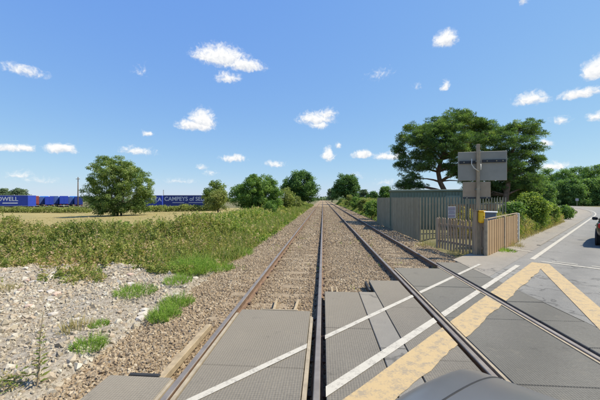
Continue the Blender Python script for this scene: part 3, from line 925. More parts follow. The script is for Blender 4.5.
# far belt that closes the horizon
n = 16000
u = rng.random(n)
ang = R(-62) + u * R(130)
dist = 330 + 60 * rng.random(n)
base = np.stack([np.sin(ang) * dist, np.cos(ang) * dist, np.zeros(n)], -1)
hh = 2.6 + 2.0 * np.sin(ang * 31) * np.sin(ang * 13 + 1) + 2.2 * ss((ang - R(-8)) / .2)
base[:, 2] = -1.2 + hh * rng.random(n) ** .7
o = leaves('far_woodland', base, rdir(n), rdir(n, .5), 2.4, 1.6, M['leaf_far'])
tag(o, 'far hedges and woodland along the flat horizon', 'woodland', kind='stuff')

# ---- pines
def pine(name, loc, h, pads, label, trunk, seed):
    """scots pine: bare leaning trunk, crooked limbs, flat pads of needles"""
    random.seed(seed)
    root = empty(name, loc); tag(root, label, 'tree', 'pine trees')
    bm = bmesh.new()
    tube(bm, [Vector(p) for p, r in trunk], [r for p, r in trunk], 9)
    C = []; D = []; Nn = []; Tt = []
    for (x, y, z, rx, rz) in pads:
        # limb from the trunk
        k = min(range(1, len(trunk)), key=lambda i: abs(trunk[i][0][2] - (z - rx * .55)))
        s = Vector(trunk[k][0]); e = Vector((x, y, z - rz * .3))
        r0 = max(.05, trunk[k][1] * .5)
        tube(bm, limb_pts(s, e, .1), [r0, r0 * .8, r0 * .6, r0 * .4, r0 * .2], 6)
        nt_ = int(30 * rx * rx) + 14
        for _ in range(nt_):
            a = random.uniform(0, 6.283); q = math.sqrt(random.random()) * random.choice((1, 1, 1, 1.3))
            tx = x + math.cos(a) * q * rx; ty = y + math.sin(a) * q * rx * .9
            tz = z + rz * 1.35 * (1 - q * q) * random.uniform(-.6, 1) + random.uniform(-.3, .25)
            if random.random() < .2:
                tube(bm, [e, Vector((tx, ty, tz))], [r0 * .18, .012], 4, False)
            m = 80
            rt = random.uniform(.22, .42)
            o_ = rdir(m, .25) * (rng.random(m) ** .4)[:, None] * rt * np.array([1, 1, .62])
            C.append(np.array([tx, ty, tz]) + o_ * .75); dd = unit(o_ + rdir(m) * .12 + np.array([0, 0, .08])); D.append(dd); Nn.append(rdir(m, .6))
            Tt.append(np.clip(random.gauss(.42, .18) + rng.normal(0, .13, m), 0, 1))
    obj('trunk', bm, M['pine_bark'], root, True)
    C = np.concatenate(C); n = len(C)
    leaves('crown', C, np.concatenate(D), np.concatenate(Nn), rng.uniform(.12, .22, n), rng.uniform(.028, .05, n), M['needle'], root, np.concatenate(Tt))
    return root
PF = 27.
def ppad(px0, f0, px, py, df, rpx, hpx):
    f = f0 + df
    b = land(px0, f0); p = AT(px, f, CAMH + (198.5 - py) * f / 300)
    return (p.x - b.x, p.y - b.y, p.z - b.z, rpx * f / 300, hpx * f / 300)
pads = [ppad(445, PF, *a) for a in [
    (452, 121, 0, 18, 7), (432, 131, -1, 17, 7), (466, 126, 1, 18, 7), (414, 129, 1, 9, 4), (405, 140, 0, 10, 5), (420, 143, -1.5, 15, 6), (447, 139, -2, 18, 7), (468, 141, -1, 17, 7),
    (400, 150, .5, 7, 4), (412, 157, 0, 12, 5), (434, 155, 1, 13, 5), (458, 154, 2, 13, 6), (404, 166, .5, 7, 4), (419, 168, -.5, 9, 4), (410, 178, 0, 8, 4), (403, 186, .5, 7, 4), (450, 168, 1.5, 10, 4), (455, 172, -1, 8, 4), (478, 133, 2, 12, 6), (462, 114.5, .5, 8, 3), (484, 126, 1, 10, 4), (493, 133, 1, 9, 4), (487, 143, 2, 10, 5), (430, 146, -2, 13, 6), (450, 149, -2.5, 14, 6), (466, 160, -1.5, 13, 6), (472, 150, -1, 12, 6), (430, 164, -1.5, 10, 5), (462, 172, 1, 12, 5), (425, 135, -2, 10, 5), (444, 128, -2, 13, 5), (415, 186, .5, 9, 4), (470, 180, 1.5, 12, 6)]]
b0 = land(445, PF)
tk = []
for px, py, r in ((449, 206, .26), (445, 192, .23), (440, 182, .2), (438, 172, .18), (441, 160, .16), (446, 148, .13), (450, 136, .1), (453, 124, .05)):
    p = AT(px, PF, CAMH + (198.5 - py) * PF / 300); tk.append(((p.x - b0.x, p.y - b0.y, p.z - b0.z), r))
pine('pine_tree', b0, 9, pads, 'spreading dark pine with open crown behind the green cabin', tk, 5)
PF2 = 25.
pads = [ppad(508, PF2, *a) for a in [
    (523, 126, 0, 12, 4), (508, 131, 1, 10, 4), (533, 134, 0, 9, 3), (497, 138, 0, 11, 5), (517, 142, -1, 12, 5), (532, 148, .5, 10, 3), (500, 152, 1, 12, 5), (519, 156, 0, 12, 4), (536, 160, 0, 7, 3),
    (509, 165, -.5, 12, 5), (528, 169, .5, 10, 4), (497, 170, 1, 12, 5), (514, 178, 0, 13, 5), (533, 180, .5, 8, 3), (499, 184, 1, 13, 5), (522, 187, .5, 13, 5), (484, 160, 1, 10, 5), (482, 176, 1.5, 11, 6), (486, 188, 1.5, 12, 6), (510, 190, 1.5, 15, 6), (500, 197, 2, 14, 5), (520, 197, 2, 14, 5), (484, 198, 2.5, 13, 5), (532, 190, 1.5, 10, 5), (472, 192, 3, 12, 5), (506, 174, 2.5, 14, 6), (494, 160, 2, 12, 6)]]
b0 = land(508, PF2)
tk = []
for px, py, r in ((505, 214, .24), (506, 195, .21), (509, 180, .18), (508, 168, .15), (511, 155, .12), (515, 142, .08), (519, 130, .04)):
    p = AT(px, PF2, CAMH + (198.5 - py) * PF2 / 300); tk.append(((p.x - b0.x, p.y - b0.y, p.z - b0.z), r))
pine('pine_tree', b0, 9, pads, 'denser dark pine right of and behind the road sign', tk, 9)

# ---- low vegetation: bramble bank, verges, hedges
def ground_cover(name, pts, hfun, ln, wd, mat, label, cat, zbias=.4, upright=.5, base=None):
    n = len(pts)
    h = hfun(pts[:, 0], pts[:, 1])
    z0 = gz(pts[:, 0], pts[:, 1]) if base is None else base(pts[:, 0], pts[:, 1])
    z = z0 + h * rng.random(n) ** zbias
    c = np.stack([pts[:, 0], pts[:, 1], z], -1)
    nr = rdir(n, 1.0); d = unit(np.cross(nr, rdir(n)) + np.array([0, 0, upright]))
    sz = rng.uniform(.6, 1.4, n)
    t = .54 + .3 * np.sin(pts[:, 0] * .37 + 2.2 * np.sin(pts[:, 1] * .31)) * np.sin(pts[:, 1] * .43) + .3 * np.sin(pts[:, 0] * .9 + 1.3 * np.sin(pts[:, 1] * .7)) * np.sin(pts[:, 1] * 1.1 + .5) + rng.normal(0, .2, n)
    o = leaves(name, c, d, nr, ln * sz, wd * sz, M[mat], None, np.clip(t, 0, 1))
    return tag(o, label, cat, kind='stuff')
def lump(x, y, a=1.):
    return .5 + .25 * np.sin(x * 1.15 * a + 2.1 * np.sin(y * .55 * a)) + .25 * np.sin(y * 1.35 * a + 1.7 * np.sin(x * .8 * a + 1))
def front(x):                               # near edge of the brambles
    return 8.75 + .3 * np.sin(x * 1.1) + .25 * np.sin(x * 2.7 + 1) + .12 * np.sin(x * 6.1) + .35 * np.clip(x + 6, 0, 3) - 1.1 * np.exp(-((x + 4.6) / .8) ** 2)
def hb(x, y):
    d = y - front(x)
    grow = ss(d / 4.6) * .88 + .12
    side = ss((-2.75 - x) / 3.6) * .9 + .1
    back = 1 - .55 * ss((-x - 6) / 5) * ss((y - 13.5) / 4)
    fine_ = .22 * np.sin(x * 4.3 + 1.5 * np.sin(y * 3.1)) * np.sin(y * 3.7 + 1.2 * np.sin(x * 2.6))
    return (.42 + 1.0 * lump(x, y) + fine_) * grow * side * back
def region(n, x0, x1, y0, y1, ok):
    p = np.stack([rng.uniform(x0, x1, n), rng.uniform(y0, y1, n)], -1)
    return p[ok(p[:, 0], p[:, 1])]
okb = lambda x, y: (y > front(x) - .25 * rng.random(len(x))) & ((y < 16) | (x > -10)) & (x < -2.8 - .5 * rng.random(len(x)))
# body of the bank under the leaves
xs = np.arange(-24, -2.6, .35); ys = np.concatenate([np.arange(8.2, 20, .3), np.arange(20, 100, .8)])
o = grid('bank_soil', xs, ys, lambda x, y: np.where((y > front(x)) & ((y < 16.5) | (x > -10.5)), gz(x, y) + hb(x, y) * .62, gz(x, y) - .25), M['under'])
tag(o, kind='structure')
ground_cover('bramble', region(105000, -17, -2.8, 8, 15, okb), hb, .085, .06, 'leaf_bramble', 'tangled green and brown brambles behind the pale rubble', 'brambles', .38, .3)
ground_cover('bramble', region(60000, -12, -2.8, 15, 34, okb), hb, .12, .07, 'leaf_verge', 'brambles on the railway bank further along the left track', 'brambles', .25, .4)
ground_cover('bramble', region(30000, -10, -2.8, 34, 95, okb), lambda x, y: hb(x, y) * 1.1, .22, .15, 'leaf_verge', 'distant green growth along the left railway bank', 'undergrowth', .3, .4)
# grass along the left verge
def blades(name, pts, hmin, hmax, wd, mat, label, cat, base=None, lean=.35):
    n = len(pts)
    z0 = gz(pts[:, 0], pts[:, 1]) if base is None else base(pts[:, 0], pts[:, 1])
    c = np.stack([pts[:, 0], pts[:, 1], z0], -1)
    d = np.stack([rng.normal(0, lean, n), rng.normal(0, lean, n), np.ones(n)], -1)
    o = leaves(name, c, d, rdir(n), rng.uniform(hmin, hmax, n), wd * rng.uniform(.6, 1.4, n), M[mat], None, None, .3)
    return tag(o, label, cat, kind='stuff')
edge = lambda y: -3.25 + .25 * np.sin(y * .7) + .15 * np.sin(y * 1.9)
okg = lambda x, y: (x < edge(y)) & (rng.random(len(x)) < ss((edge(y) - x) / .6) + .15)
bb = lambda x, y: np.maximum(bed(x, y), gz(x, y)) + hb(x, y) * .45
blades('verge_grass', region(46000, -5.8, -2.6, 9.4, 30, okg), .15, .55, .018, 'leaf_verge', 'yellow green grass verge beside the left rails', 'grass', bb)
blades('verge_grass', region(22000, -6, -2.7, 30, 95, okg), .3, .8, .05, 'leaf_verge', 'far strip of yellow green grass beside the left rails', 'grass', bb)
blades('verge_straw', region(12000, -5.6, -2.7, 10, 60, okg), .25, .7, .016, 'straw', 'dry straw coloured grass mixed into the left verge', 'dry grass', bb)
blades('dry_stems', region(1600, -17, -3.6, 9.3, 16, okb), .25, .6, .012, 'straw', 'dry straw coloured stems sticking out of the brambles', 'dry grass', lambda x, y: gz(x, y) + hb(x, y) * .75)
blades('field_stubble', region(24000, -46, -9, 15, 62, lambda x, y: x < -9.5), .05, .16, .04, 'straw', 'short dry straw over the pale field', 'dry grass')
# pale flower heads and twigs in the brambles
# right hand bank beyond the palisade
def hr(x, y):
    return (.35 + 1.25 * lump(x + 3, y * .6)) * (ss((x - 5.1) / 1.5) * .9 + .1) * (.75 + .5 * ss((y - 30) / 40))
xs = np.arange(4.9, 14, .45); ys = np.arange(26, 120, .9)
o = grid('bank_soil', xs, ys, lambda x, y: gz(x, y) - .08 + hr(x, y) * .7, M['under']); tag(o, kind='structure')
ground_cover('lineside_bushes', region(50000, 5.0, 13, 26.2, 60, lambda x, y: x > 5), hr, .12, .075, 'leaf_scrub', 'mixed yellow green scrub right of the rails beyond the palisade', 'scrub', .28, .4)
ground_cover('lineside_bushes', region(24000, 5.0, 14, 60, 120, lambda x, y: x > 5), lambda x, y: hr(x, y) * 1.1, .24, .16, 'leaf_scrub', 'far scrub right of the rails under the tall round tree', 'scrub', .3, .4)

for (px, f, top, wd, m, lb) in [(372, 31, 200, 17, 'leaf_mid', 'green lineside shrub just before the far end of the palisade'), (364, 40, 198, 14, 'leaf_olive', 'yellow green lineside shrub second from the palisade'),
                                (356, 52, 196, 13, 'leaf_mid', 'green lineside shrub third from the palisade'), (350, 66, 194, 12, 'leaf_olive', 'olive lineside shrub below the tall dark round tree'),
                                (296, 55, 195, 12, 'leaf_olive', 'olive lineside shrub in front of the dark round tree on the left'), (270, 34, 200, 16, 'leaf_mid', 'low green shrub on the left bank before the bushy tree')]:
    T('lineside_shrub', px, f, top, wd, lb, m, clumps=45, per=100, rc=.36, leaf=(.14, .085), trunk_r=.04, limbs=8, cat='shrub', group='shrubs along the railway banks')
def sprigs(name, pts, base, h, per, ln, wd, mat, label):
    """leafy shoots standing proud of the tangle"""
    n = len(pts)
    z = base(pts[:, 0], pts[:, 1]); hh = h * rng.uniform(.4, 1, n)
    i = np.repeat(np.arange(n), per); u = rng.random(n * per)
    lean = rng.normal(0, .35, (n, 2))
    c = np.stack([pts[i, 0] + lean[i, 0] * hh[i] * u, pts[i, 1] + lean[i, 1] * hh[i] * u, z[i] + hh[i] * u], -1) + rng.normal(0, .03, (n * per, 3))
    nr = rdir(n * per, .8)
    t = np.clip(np.repeat(rng.normal(.5, .28, n), per) + rng.normal(0, .1, n * per), 0, 1)
    o = leaves(name, c, np.cross(nr, rdir(n * per)) + np.array([0, 0, .3]), nr, ln * rng.uniform(.6, 1.3, n * per), wd * rng.uniform(.6, 1.3, n * per), M[mat], None, t)
    return tag(o, label, 'brambles', kind='stuff')
top_ = lambda x, y: gz(x, y) + hb(x, y) * .8
sprigs('bramble_shoots', region(1900, -17, -3.2, 8.6, 15, okb), top_, .5, 26, .07, .045, 'leaf_bramble', 'uneven leafy bramble shoots standing above the tangle')
sprigs('bramble_shoots', region(900, -10, -3.2, 15, 34, okb), top_, .6, 24, .1, .06, 'leaf_verge', 'leafy shoots and seed heads along the left bank')
okr = lambda x, y: (lump(x * 1.6, y * 1.6) + .25 * np.exp(-((x + 4.6) / 1.2) ** 2) > .56) & (y < front(x) + .5) & (rng.random(len(x)) < ss((y - 6.6) / 2))
sprigs('rubble_weeds', region(2600, -10, -3.4, 6.4, 9.8, okr), lambda x, y: rub(x, y), .24, 24, .06, .035, 'leaf_bramble', 'low creeping weeds spreading from the brambles over the rubble')
okw = lambda x, y: lump(x * 1.7 + 3, y * 1.1) > .62
sprigs('ballast_weeds', region(420, -3.2, 4.6, 6.5, 30, okw), lambda x, y: bed(x, y), .12, 12, .05, .018, 'leaf_verge', 'sparse low weeds growing through the ballast').__setitem__('category', 'weeds')
def row_plants(name, a, b, n, hmin, hmax, wd, ln, lw, mat, label, cat='hedge'):
    """length of hedge from a to b as one thing"""
    root = empty(name, a); tag(root, label, cat)
    u = rng.random(n); a = np.array(a); b = np.array(b)
    dirv = (b - a); L = np.linalg.norm(dirv[:2]); nx = np.array([-dirv[1], dirv[0], 0]) / L
    top = hmin + (hmax - hmin) * (.5 + .25 * np.sin(u * L * .9) + .25 * np.sin(u * L * 2.3 + 1))
    z = rng.random(n) ** .6 * top
    side = rng.normal(0, 1, n) * wd * .35
    p = u[:, None] * dirv + side[:, None] * nx
    p[:, 2] += z
    nr = rdir(n, .7)
    leaves('foliage', p, np.cross(nr, rdir(n)), nr, ln * rng.uniform(.6, 1.4, n), lw * rng.uniform(.6, 1.4, n), M[mat], root)
    bm = bmesh.new()
    for i in range(max(3, int(L / 1.5))):
        q = dirv * (i + .5) / max(3, int(L / 1.5))
        tube(bm, [(q[0], q[1], -.2), (q[0] + .1, q[1], hmin * .4), (q[0] - .1, q[1] + .1, hmin * .8)], [.04, .03, .012], 5)
    obj('stems', bm, M['bark'], root)
    return root
a = land(-14, 69); b = land(90, 66)
row_plants('hedge', a, b, 9000, .8, 1.5, 1.8, .26, .16, 'leaf_olive', 'low green hedge in front of the trailers left of the lone tree')
a = land(150, 64); b = land(216, 60)
row_plants('hedge', a, b, 7000, .8, 1.5, 1.8, .26, .16, 'leaf_olive', 'low green hedge under the blue trailers right of the lone tree')

# ---- shrubs and weeds by the footway on the right
T('leafy_bush', 531, 18.8, 191, 30, 'bright yellow green bush below the pines beyond the wooden fence', 'leaf_bush', clumps=120, per=130, rc=.34, leaf=(.11, .07), trunk_r=.05, limbs=10)
T('leafy_bush', 512, 16.8, 198, 22, 'darker leafy bush close behind the end of the wooden fence', 'leaf_mid', clumps=60, per=120, rc=.3, leaf=(.1, .06), trunk_r=.04, limbs=8)
T('leafy_bush', 546, 22.5, 202, 20, 'yellow green bush at the middle of the roadside weeds', 'leaf_bush', clumps=80, per=120, rc=.36, leaf=(.12, .08), trunk_r=.05, limbs=8)
T('leafy_bush', 565, 29, 205.5, 15, 'small green shrub at the far end of the roadside weeds', 'leaf_mid', clumps=50, per=100, rc=.3, leaf=(.14, .09), trunk_r=.04, limbs=6)
def weeds(s0, s1, t0, t1, n, hm, seed):
    s = rng.uniform(s0, s1, n); t = t0 + (t1 - t0) * rng.random(n) ** .8
    x = s * math.sin(RA) + t * math.cos(RA); y = s * math.cos(RA) - t * math.sin(RA)
    return np.stack([x, y], -1), s, t
p, s_, t_ = weeds(16.4, 34, -3.2, -6.0, 52000, 1, 1)
hw = lambda x, y: np.clip((.75 + .85 * lump(x * 1.4, y * 1.4)) * (.6 + .4 * ss((-(x * math.cos(RA) - y * math.sin(RA)) - 3.2) / 1.0)), .1, 2)
ground_cover('roadside_weeds', p, hw, .1, .05, 'leaf_weed', 'tall mixed weeds in seed along the footway edge', 'weeds', .6, 1.4)
p, s_, t_ = weeds(11.9, 34, -3.12, -3.6, 5000, 1, 1)
blades('dry_grass', p, .08, .35, .014, 'straw', 'fringe of dry grass along the footway and fence foot', 'dry grass')

def tuft(name, x, y, z, n, h, r, mat, label, lean=.35, wd=.012, cat='plant', feathery=False):
    root = empty(name, (x, y, z)); tag(root, label, cat)
    a = rng.uniform(0, 6.283, n); q = r * np.sqrt(rng.random(n))
    c = np.stack([np.cos(a) * q, np.sin(a) * q, np.zeros(n)], -1)
    d = np.stack([np.cos(a) * lean * q / r + rng.normal(0, .16, n), np.sin(a) * lean * q / r + rng.normal(0, .16, n), np.ones(n)], -1)
    hh_ = h * rng.uniform(.5, 1, n) * (1 - .45 * (q / r) ** 2)
    leaves('stems', c, d, rdir(n), hh_, wd, M[mat], root, None, .3)
    if feathery:
        m = n * 6
        i = rng.integers(0, n, m); u = rng.uniform(.2, 1, m)
        cc2 = c[i] + unit(d[i]) * (hh_[i] * u)[:, None]
        dd = rdir(m) * np.array([1, 1, .4]) + np.array([0, 0, .45])
        leaves('fronds', cc2, dd, rdir(m), h * .26 * (1.15 - u), wd * .7, M[mat], root, None, .3)
    return root
zr = lambda x, y: float(max(rub(x, y) if (x < -2.7 and y < 10) else -9, bed(np.array(x), np.array(y)) if x > -4.2 else -9, gz(x, y) if y > 9 else -9)) - .01
for (x, y, n, h, r, lb) in [
    (-3.33, 4.05, 160, .27, .2, 'small bright green clump on the rubble nearest the crossing'),
    (-3.75, 4.75, 90, .16, .14, 'tiny green clump on the rubble behind the nearest clump'),
    (-2.88, 5.25, 260, .34, .26, 'bright green feathery clump on the ballast shoulder, second up the slope'),
    (-3.0, 5.95, 280, .38, .3, 'bright green feathery clump above the second one on the ballast shoulder'),
    (-4.15, 6.35, 260, .3, .42, 'low wide green clump at the foot of the brambles'),
    (-3.55, 7.1, 200, .32, .32, 'green clump in the gap between brambles and ballast'),
    (-3.75, 8.4, 520, .68, .6, 'largest bright green feathery mound at the bramble edge'),
    (-3.1, 9.0, 240, .4, .36, 'green feathery clump right of the largest mound'),
    (-3.2, 11.5, 300, .45, .45, 'green feathery clump further up the railway verge')]:
    tuft('horsetail_clump', x, y, zr(x, y), n, h, r, 'horsetail', lb, .55, .011, 'plant', True)['group'] = 'bright green horsetail clumps'
for (x, y, n, h, r, lb) in [
    (-4.05, 4.6, 130, .36, .22, 'dry straw and green tuft on the rubble left of the small clump'),
    (-7.5, 6.6, 130, .28, .25, 'dry yellowish tuft on the rubble at far left'),
    (5.15, 11.55, 260, .3, .5, 'dry straw tuft before the picket fence'),
    (4.6, 13.4, 260, .34, .55, 'dry straw tuft at the foot of the palisade corner'),
    (7.9, 13.1, 220, .5, .3, 'dry straw tuft at the foot of the second board panel')]:
    tuft('dry_tuft', x, y, zr(x, y) if x < 0 else -.1, n, h, r, 'straw', lb, .5, .01)
p = RD(13.4, -2.95)
tuft('grass_tuft', p.x, p.y, -.02, 240, .2, .35, 'horsetail', 'fresh green tuft at the foot of the wooden board fence', .8, .018)
# tall single weed in the left foreground
root = empty('tall_weed', (-3.3, 3.22, zr(-3.3, 3.22))); tag(root, 'tall thin leafy weed standing on the rubble at lower left', 'plant')
bm = bmesh.new(); tube(bm, [(0, 0, 0), (.02, .01, .25), (.01, .03, .55), (.05, .03, .86)], [.012, .01, .007, .003], 5)
obj('stem', bm, M['post_wood'], root)
n = 60
u = np.sort(rng.random(n)); a = np.arange(n) * 2.4
c = np.stack([.02 + .02 * u, .01 + .02 * u, .05 + .8 * u], -1)
d = np.stack([np.cos(a), np.sin(a), np.full(n, .35)], -1)
leaves('foliage', c, d, rdir(n, 1.5), .11 * (1.15 - u), .03 * (1.15 - u), M['leaf_weed'], root)
root = empty('sprawling_weed', (-3.6, 3.15, zr(-3.6, 3.15))); tag(root, 'dry sprawling weed at the foot of the tall thin weed', 'plant')
n = 120
a = rng.uniform(0, 6.28, n)
c = np.stack([rng.normal(0, .1, n), rng.normal(0, .08, n), rng.uniform(0, .14, n)], -1)
leaves('foliage', c, np.stack([np.cos(a), np.sin(a), rng.uniform(0, .6, n)], -1), rdir(n, 1), .08, .018, M['leaf_weed'], root)

# ================================================================== FENCES, SIGN, CABIN
def pale_bm(h, wd=.07):
    """W-section steel pale with a split pointed top"""
    bm = bmesh.new()
    xs_ = [-wd / 2, -wd * .28, 0, wd * .28, wd / 2]; ds = [0, .022, .006, .022, 0]
    tops = [h - .08, h, h - .09, h, h - .08]
    F = [[bm.verts.new((x, -d, z)) for x, d, z in zip(xs_, ds, [zz] * 5 if zz < 1 else tops)] for zz in (0, h)]
    B = [[bm.verts.new((x, -d + .004, z)) for x, d, z in zip(xs_, ds, [zz] * 5 if zz < 1 else tops)] for zz in (0, h)]
    for k in range(4):
        bm.faces.new((F[0][k], F[0][k + 1], F[1][k + 1], F[1][k]))
        bm.faces.new((B[0][k + 1], B[0][k], B[1][k], B[1][k + 1]))
    return bm
pal0 = None
def palisade(a, b, label, sp=.165, h=2.22, z=-.15):
    global pal0
    a = Vector((a[0], a[1], z)); b = Vector((b[0], b[1], z))
    d = b - a; L = d.length; rz = math.atan2(d.y, d.x)
    root = empty('palisade_fence', a, rz); tag(root, label, 'fence', 'palisade fences round the cabin')
    n = int(L / sp)
    for i in range(n + 1):
        if pal0 is None:
            pal0 = o = obj('pale', pale_bm(h, .085), M['galv'], root)
        else:
            o = inst(pal0, root, (0, 0, 0), name='pale')
        o.location = (i * sp, 0, random.uniform(-.012, .012))
        o.rotation_euler = (0, 0, random.uniform(-.03, .03))
    for zz in (.35, 1.85):
        obj('fence_rail', box((L / 2, .03, zz), (L, .04, .05)), M['galv_dark'], root)
    for i in range(int(L / 2.75) + 1):
        obj('post', box((min(L, i * 2.75), .09, h * .47), (.06, .08, h * .94)), M['galv_dark'], root)
    return root
palisade((4.62, 26.0), (4.82, 15.5), 'grey green palisade fence run alongside the right track', .15)
palisade((4.86, 15.42), (9.75, 16.84), 'palisade fence run facing the crossing behind the road sign', .175)

def fence_notice():
    p = Vector((6.55, 15.84, 1.0)); rz = math.atan2(1.78, 6.14)
    root = empty('notice_board', p, rz); tag(root, 'small pale notice fixed to the palisade behind the picket fence', 'sign')
    obj('plate', box((0, 0, .27), (.46, .015, .6), 0, .004), M['notice'], root)
    for i, (zz, hh_, m) in enumerate(((.47, .13, 'ink'), (.33, .05, 'ink'), (.25, .05, 'ink'), (.1, .1, 'ink'))):
        obj('print', box((0, -.0105, zz), (.36 - .05 * (i == 1), .004, hh_)), M[m], root)
fence_notice()

# picket fence beside the track
def pickets(a, b, n, h, label, mat, z0=-.12, tip=.06, wd=.085, gap_bottom=.03):
    a = Vector((a[0], a[1], z0)); b = Vector((b[0], b[1], z0)); d = b - a; L = d.length
    root = empty('picket_fence', a, math.atan2(d.y, d.x)); tag(root, label, 'fence')
    bm = bmesh.new()
    pr = [(-wd / 2, gap_bottom), (wd / 2, gap_bottom), (wd / 2, h - tip), (0, h), (-wd / 2, h - tip)]
    A = [bm.verts.new((x, -.011, z)) for x, z in pr]; B = [bm.verts.new((x, .011, z)) for x, z in pr]
    bm.faces.new(A); bm.faces.new(B[::-1])
    for k in range(5): bm.faces.new((A[(k + 1) % 5], A[k], B[k], B[(k + 1) % 5]))
    p0 = obj('picket', bm, M[mat], root)
    for i in range(n):
        o = p0 if i == 0 else inst(p0, root, (0, 0, 0), name='picket')
        o.location = ((i + .5) * L / n, 0, random.uniform(-.03, .02)); o.rotation_euler = (0, random.uniform(-.025, .025), 0)
    for zz in (.35, h * .78):
        obj('fence_rail', box((L / 2, .032, zz), (L, .04, .09)), M[mat], root)
    for u in (0, L):
        obj('post', box((u, .1, h * .48), (.1, .1, h * .96)), M[mat], root)
    return root
pickets((4.75, 13.05), (5.58, 11.0), 15, 1.32, 'weathered brown picket fence in front of the sign post', 'picket')
p, q = RD(17.2, -6.3), RD(21.5, -5.2)
pickets(p, q, 26, 1.75, 'dark brown paling fence half hidden behind the roadside bushes', 'dark_wood', -.06, .05, .12)
# close boarded fence along the footway
s0, s1, t0 = 11.86, 16.2, -3.12
a = RD(s0, t0, -.03); b = RD(s1, t0, -.03)
root = empty('board_fence', a, math.atan2((b - a).y, (b - a).x)); tag(root, 'sunlit brown close boarded fence along the footway', 'fence')
L = (b - a).length
bd0 = None
n = 30
for i in range(n):
    x = (i + .5) * L / n
    if bd0 is None:
        bd0 = o = obj('board', box((0, 0, .62), (.14, .02, 1.24), 0, .003), M['board'], root)
    else:
        o = inst(bd0, root, (0, 0, 0), name='board')
    o.location = (x, -.012 * (i % 2), random.uniform(-.012, .012) + .06 * x / L); o.rotation_euler = (0, random.uniform(-.006, .006), 0)
for u in (-.03, L * .49, L + .03):
    obj('post', box((u, .045 - (.04 if 0 < u < L else 0), .65), (.1, .1, 1.32), 0, .008), M['post_wood'], root)
for zz in (.25, .95):
    obj('fence_rail', box((L / 2, .05, zz), (L, .05, .08)), M['picket'], root)
obj('capping', box((L / 2, .0, 1.31), (L, .05, .03)), M['post_wood'], root).rotation_euler = (0, -.013, 0)
# concrete post with rungs at the end of it
p = RD(16.75, -3.2, -.05)
root = empty('concrete_post', p, .7); tag(root, 'pale notched concrete post at the far end of the board fence', 'post')
obj('shaft', box((0, 0, .68), (.12, .12, 1.36), 0, .015), M['concrete'], root)
for i in range(6):
    obj('notch_block', box((-.1, 0, .22 + i * .2), (.1, .07, .07), 0, .01), M['concrete'], root)

# road sign seen from behind
sp = C2W(6.34, 10.72, -.1)
root = empty('road_sign', sp, R(-8) + YAW * 0); tag(root, 'large grey road sign seen from behind with a brown plate under it', 'sign')
obj('post', box((0, -.05, 2.0), (.1, .09, 4.02), 0, .006), M['post_wood'], root)
bd = obj('board', box((.16, .045, 3.24), (1.58, .03, 1.04), 0, .008), M['sign_back'], root)
obj('channel', box((-.31, .01, 3.38), (.56, .05, .1)), M['channel'], root); obj('channel', box((.53, .01, 3.41), (.74, .05, .1)), M['channel'], root)
obj('plate', box((-.02, .03, 2.38), (.9, .03, .6), 0, .006), M['sign_brown'], root)
obj('plate_channel', box((-.02, .005, 2.1), (.9, .03, .05)), M['channel'], root)
bm = bmesh.new()
tube(bm, [(-.2, -.04, 3.5), (-.22, -.08, 3.3), (-.14, -.1, 3.16), (.0, -.115, 3.05), (.07, -.115, 3.1), (.07, -.1, 3.3)], .016, 6)
obj('cable', bm, M['cable'], root, True)
for bx_, bz_ in ((-.45, 3.38), (-.2, 3.38), (.3, 3.41), (.6, 3.41), (.8, 3.41), (-.35, 2.1), (.3, 2.1)):
    bm = bmesh.new(); bmesh.ops.create_cone(bm, cap_ends=True, segments=8, radius1=.022, radius2=.022, depth=.03, matrix=Matrix.Translation((bx_, -.02, bz_)) @ Matrix.Rotation(R(90), 4, 'X')); obj('bolt', bm, M['galv'], root)
obj('clamp', box((0, -.03, 3.4), (.16, .12, .05)), M['galv_dark'], root); obj('clamp', box((0, -.03, 2.4), (.16, .12, .05)), M['galv_dark'], root)
# thicker old timber post, yellow telephone box and grey cabinet
p = C2W(6.2, 10.62, -.1)
root = empty('timber_post', p, .2); tag(root, 'short thick dark timber post left of the yellow box', 'post')
obj('shaft', box((0, 0, .82), (.11, .11, 1.64), 0, .01), M['picket'], root); obj('cap', box((0, 0, 1.655), (.13, .13, .03)), M['picket'], root)
p = C2W(6.38, 10.55, 1.12)
root = empty('telephone_box', p, -.15); tag(root, 'yellow lineside telephone box on the sign post', 'telephone box')
bm = bmesh.new(); bx(bm, (0, 0, .21), (.2, .15, .42), bev=.045); obj('case', bm, M['yellow_box'], root)
obj('lid', box((0, -.085, .22), (.14, .02, .3), 0, .008), M['yellow_box'], root); obj('hood', box((0, -.02, .425), (.22, .2, .02), -.0, .006), M['yellow_box'], root); obj('latch', box((.05, -.1, .22), (.02, .015, .05)), M['channel'], root)
p = C2W(7.72, 12.3, -.05)
root = empty('equipment_cabinet', p, -.55); tag(root, 'blue grey cabinet with white lid behind the board fence', 'cabinet')
obj('case', box((0, 0, .72), (.55, .4, 1.44), 0, .01), M['grey_box'], root); obj('lid', box((0, 0, 1.475), (.63, .48, .05), 0, .01), M['white'], root); obj('door', box((0, -.207, .75), (.46, .012, 1.2), 0, .004), M['grey_box'], root); obj('handle', box((.17, -.222, .8), (.03, .02, .12)), M['channel'], root)

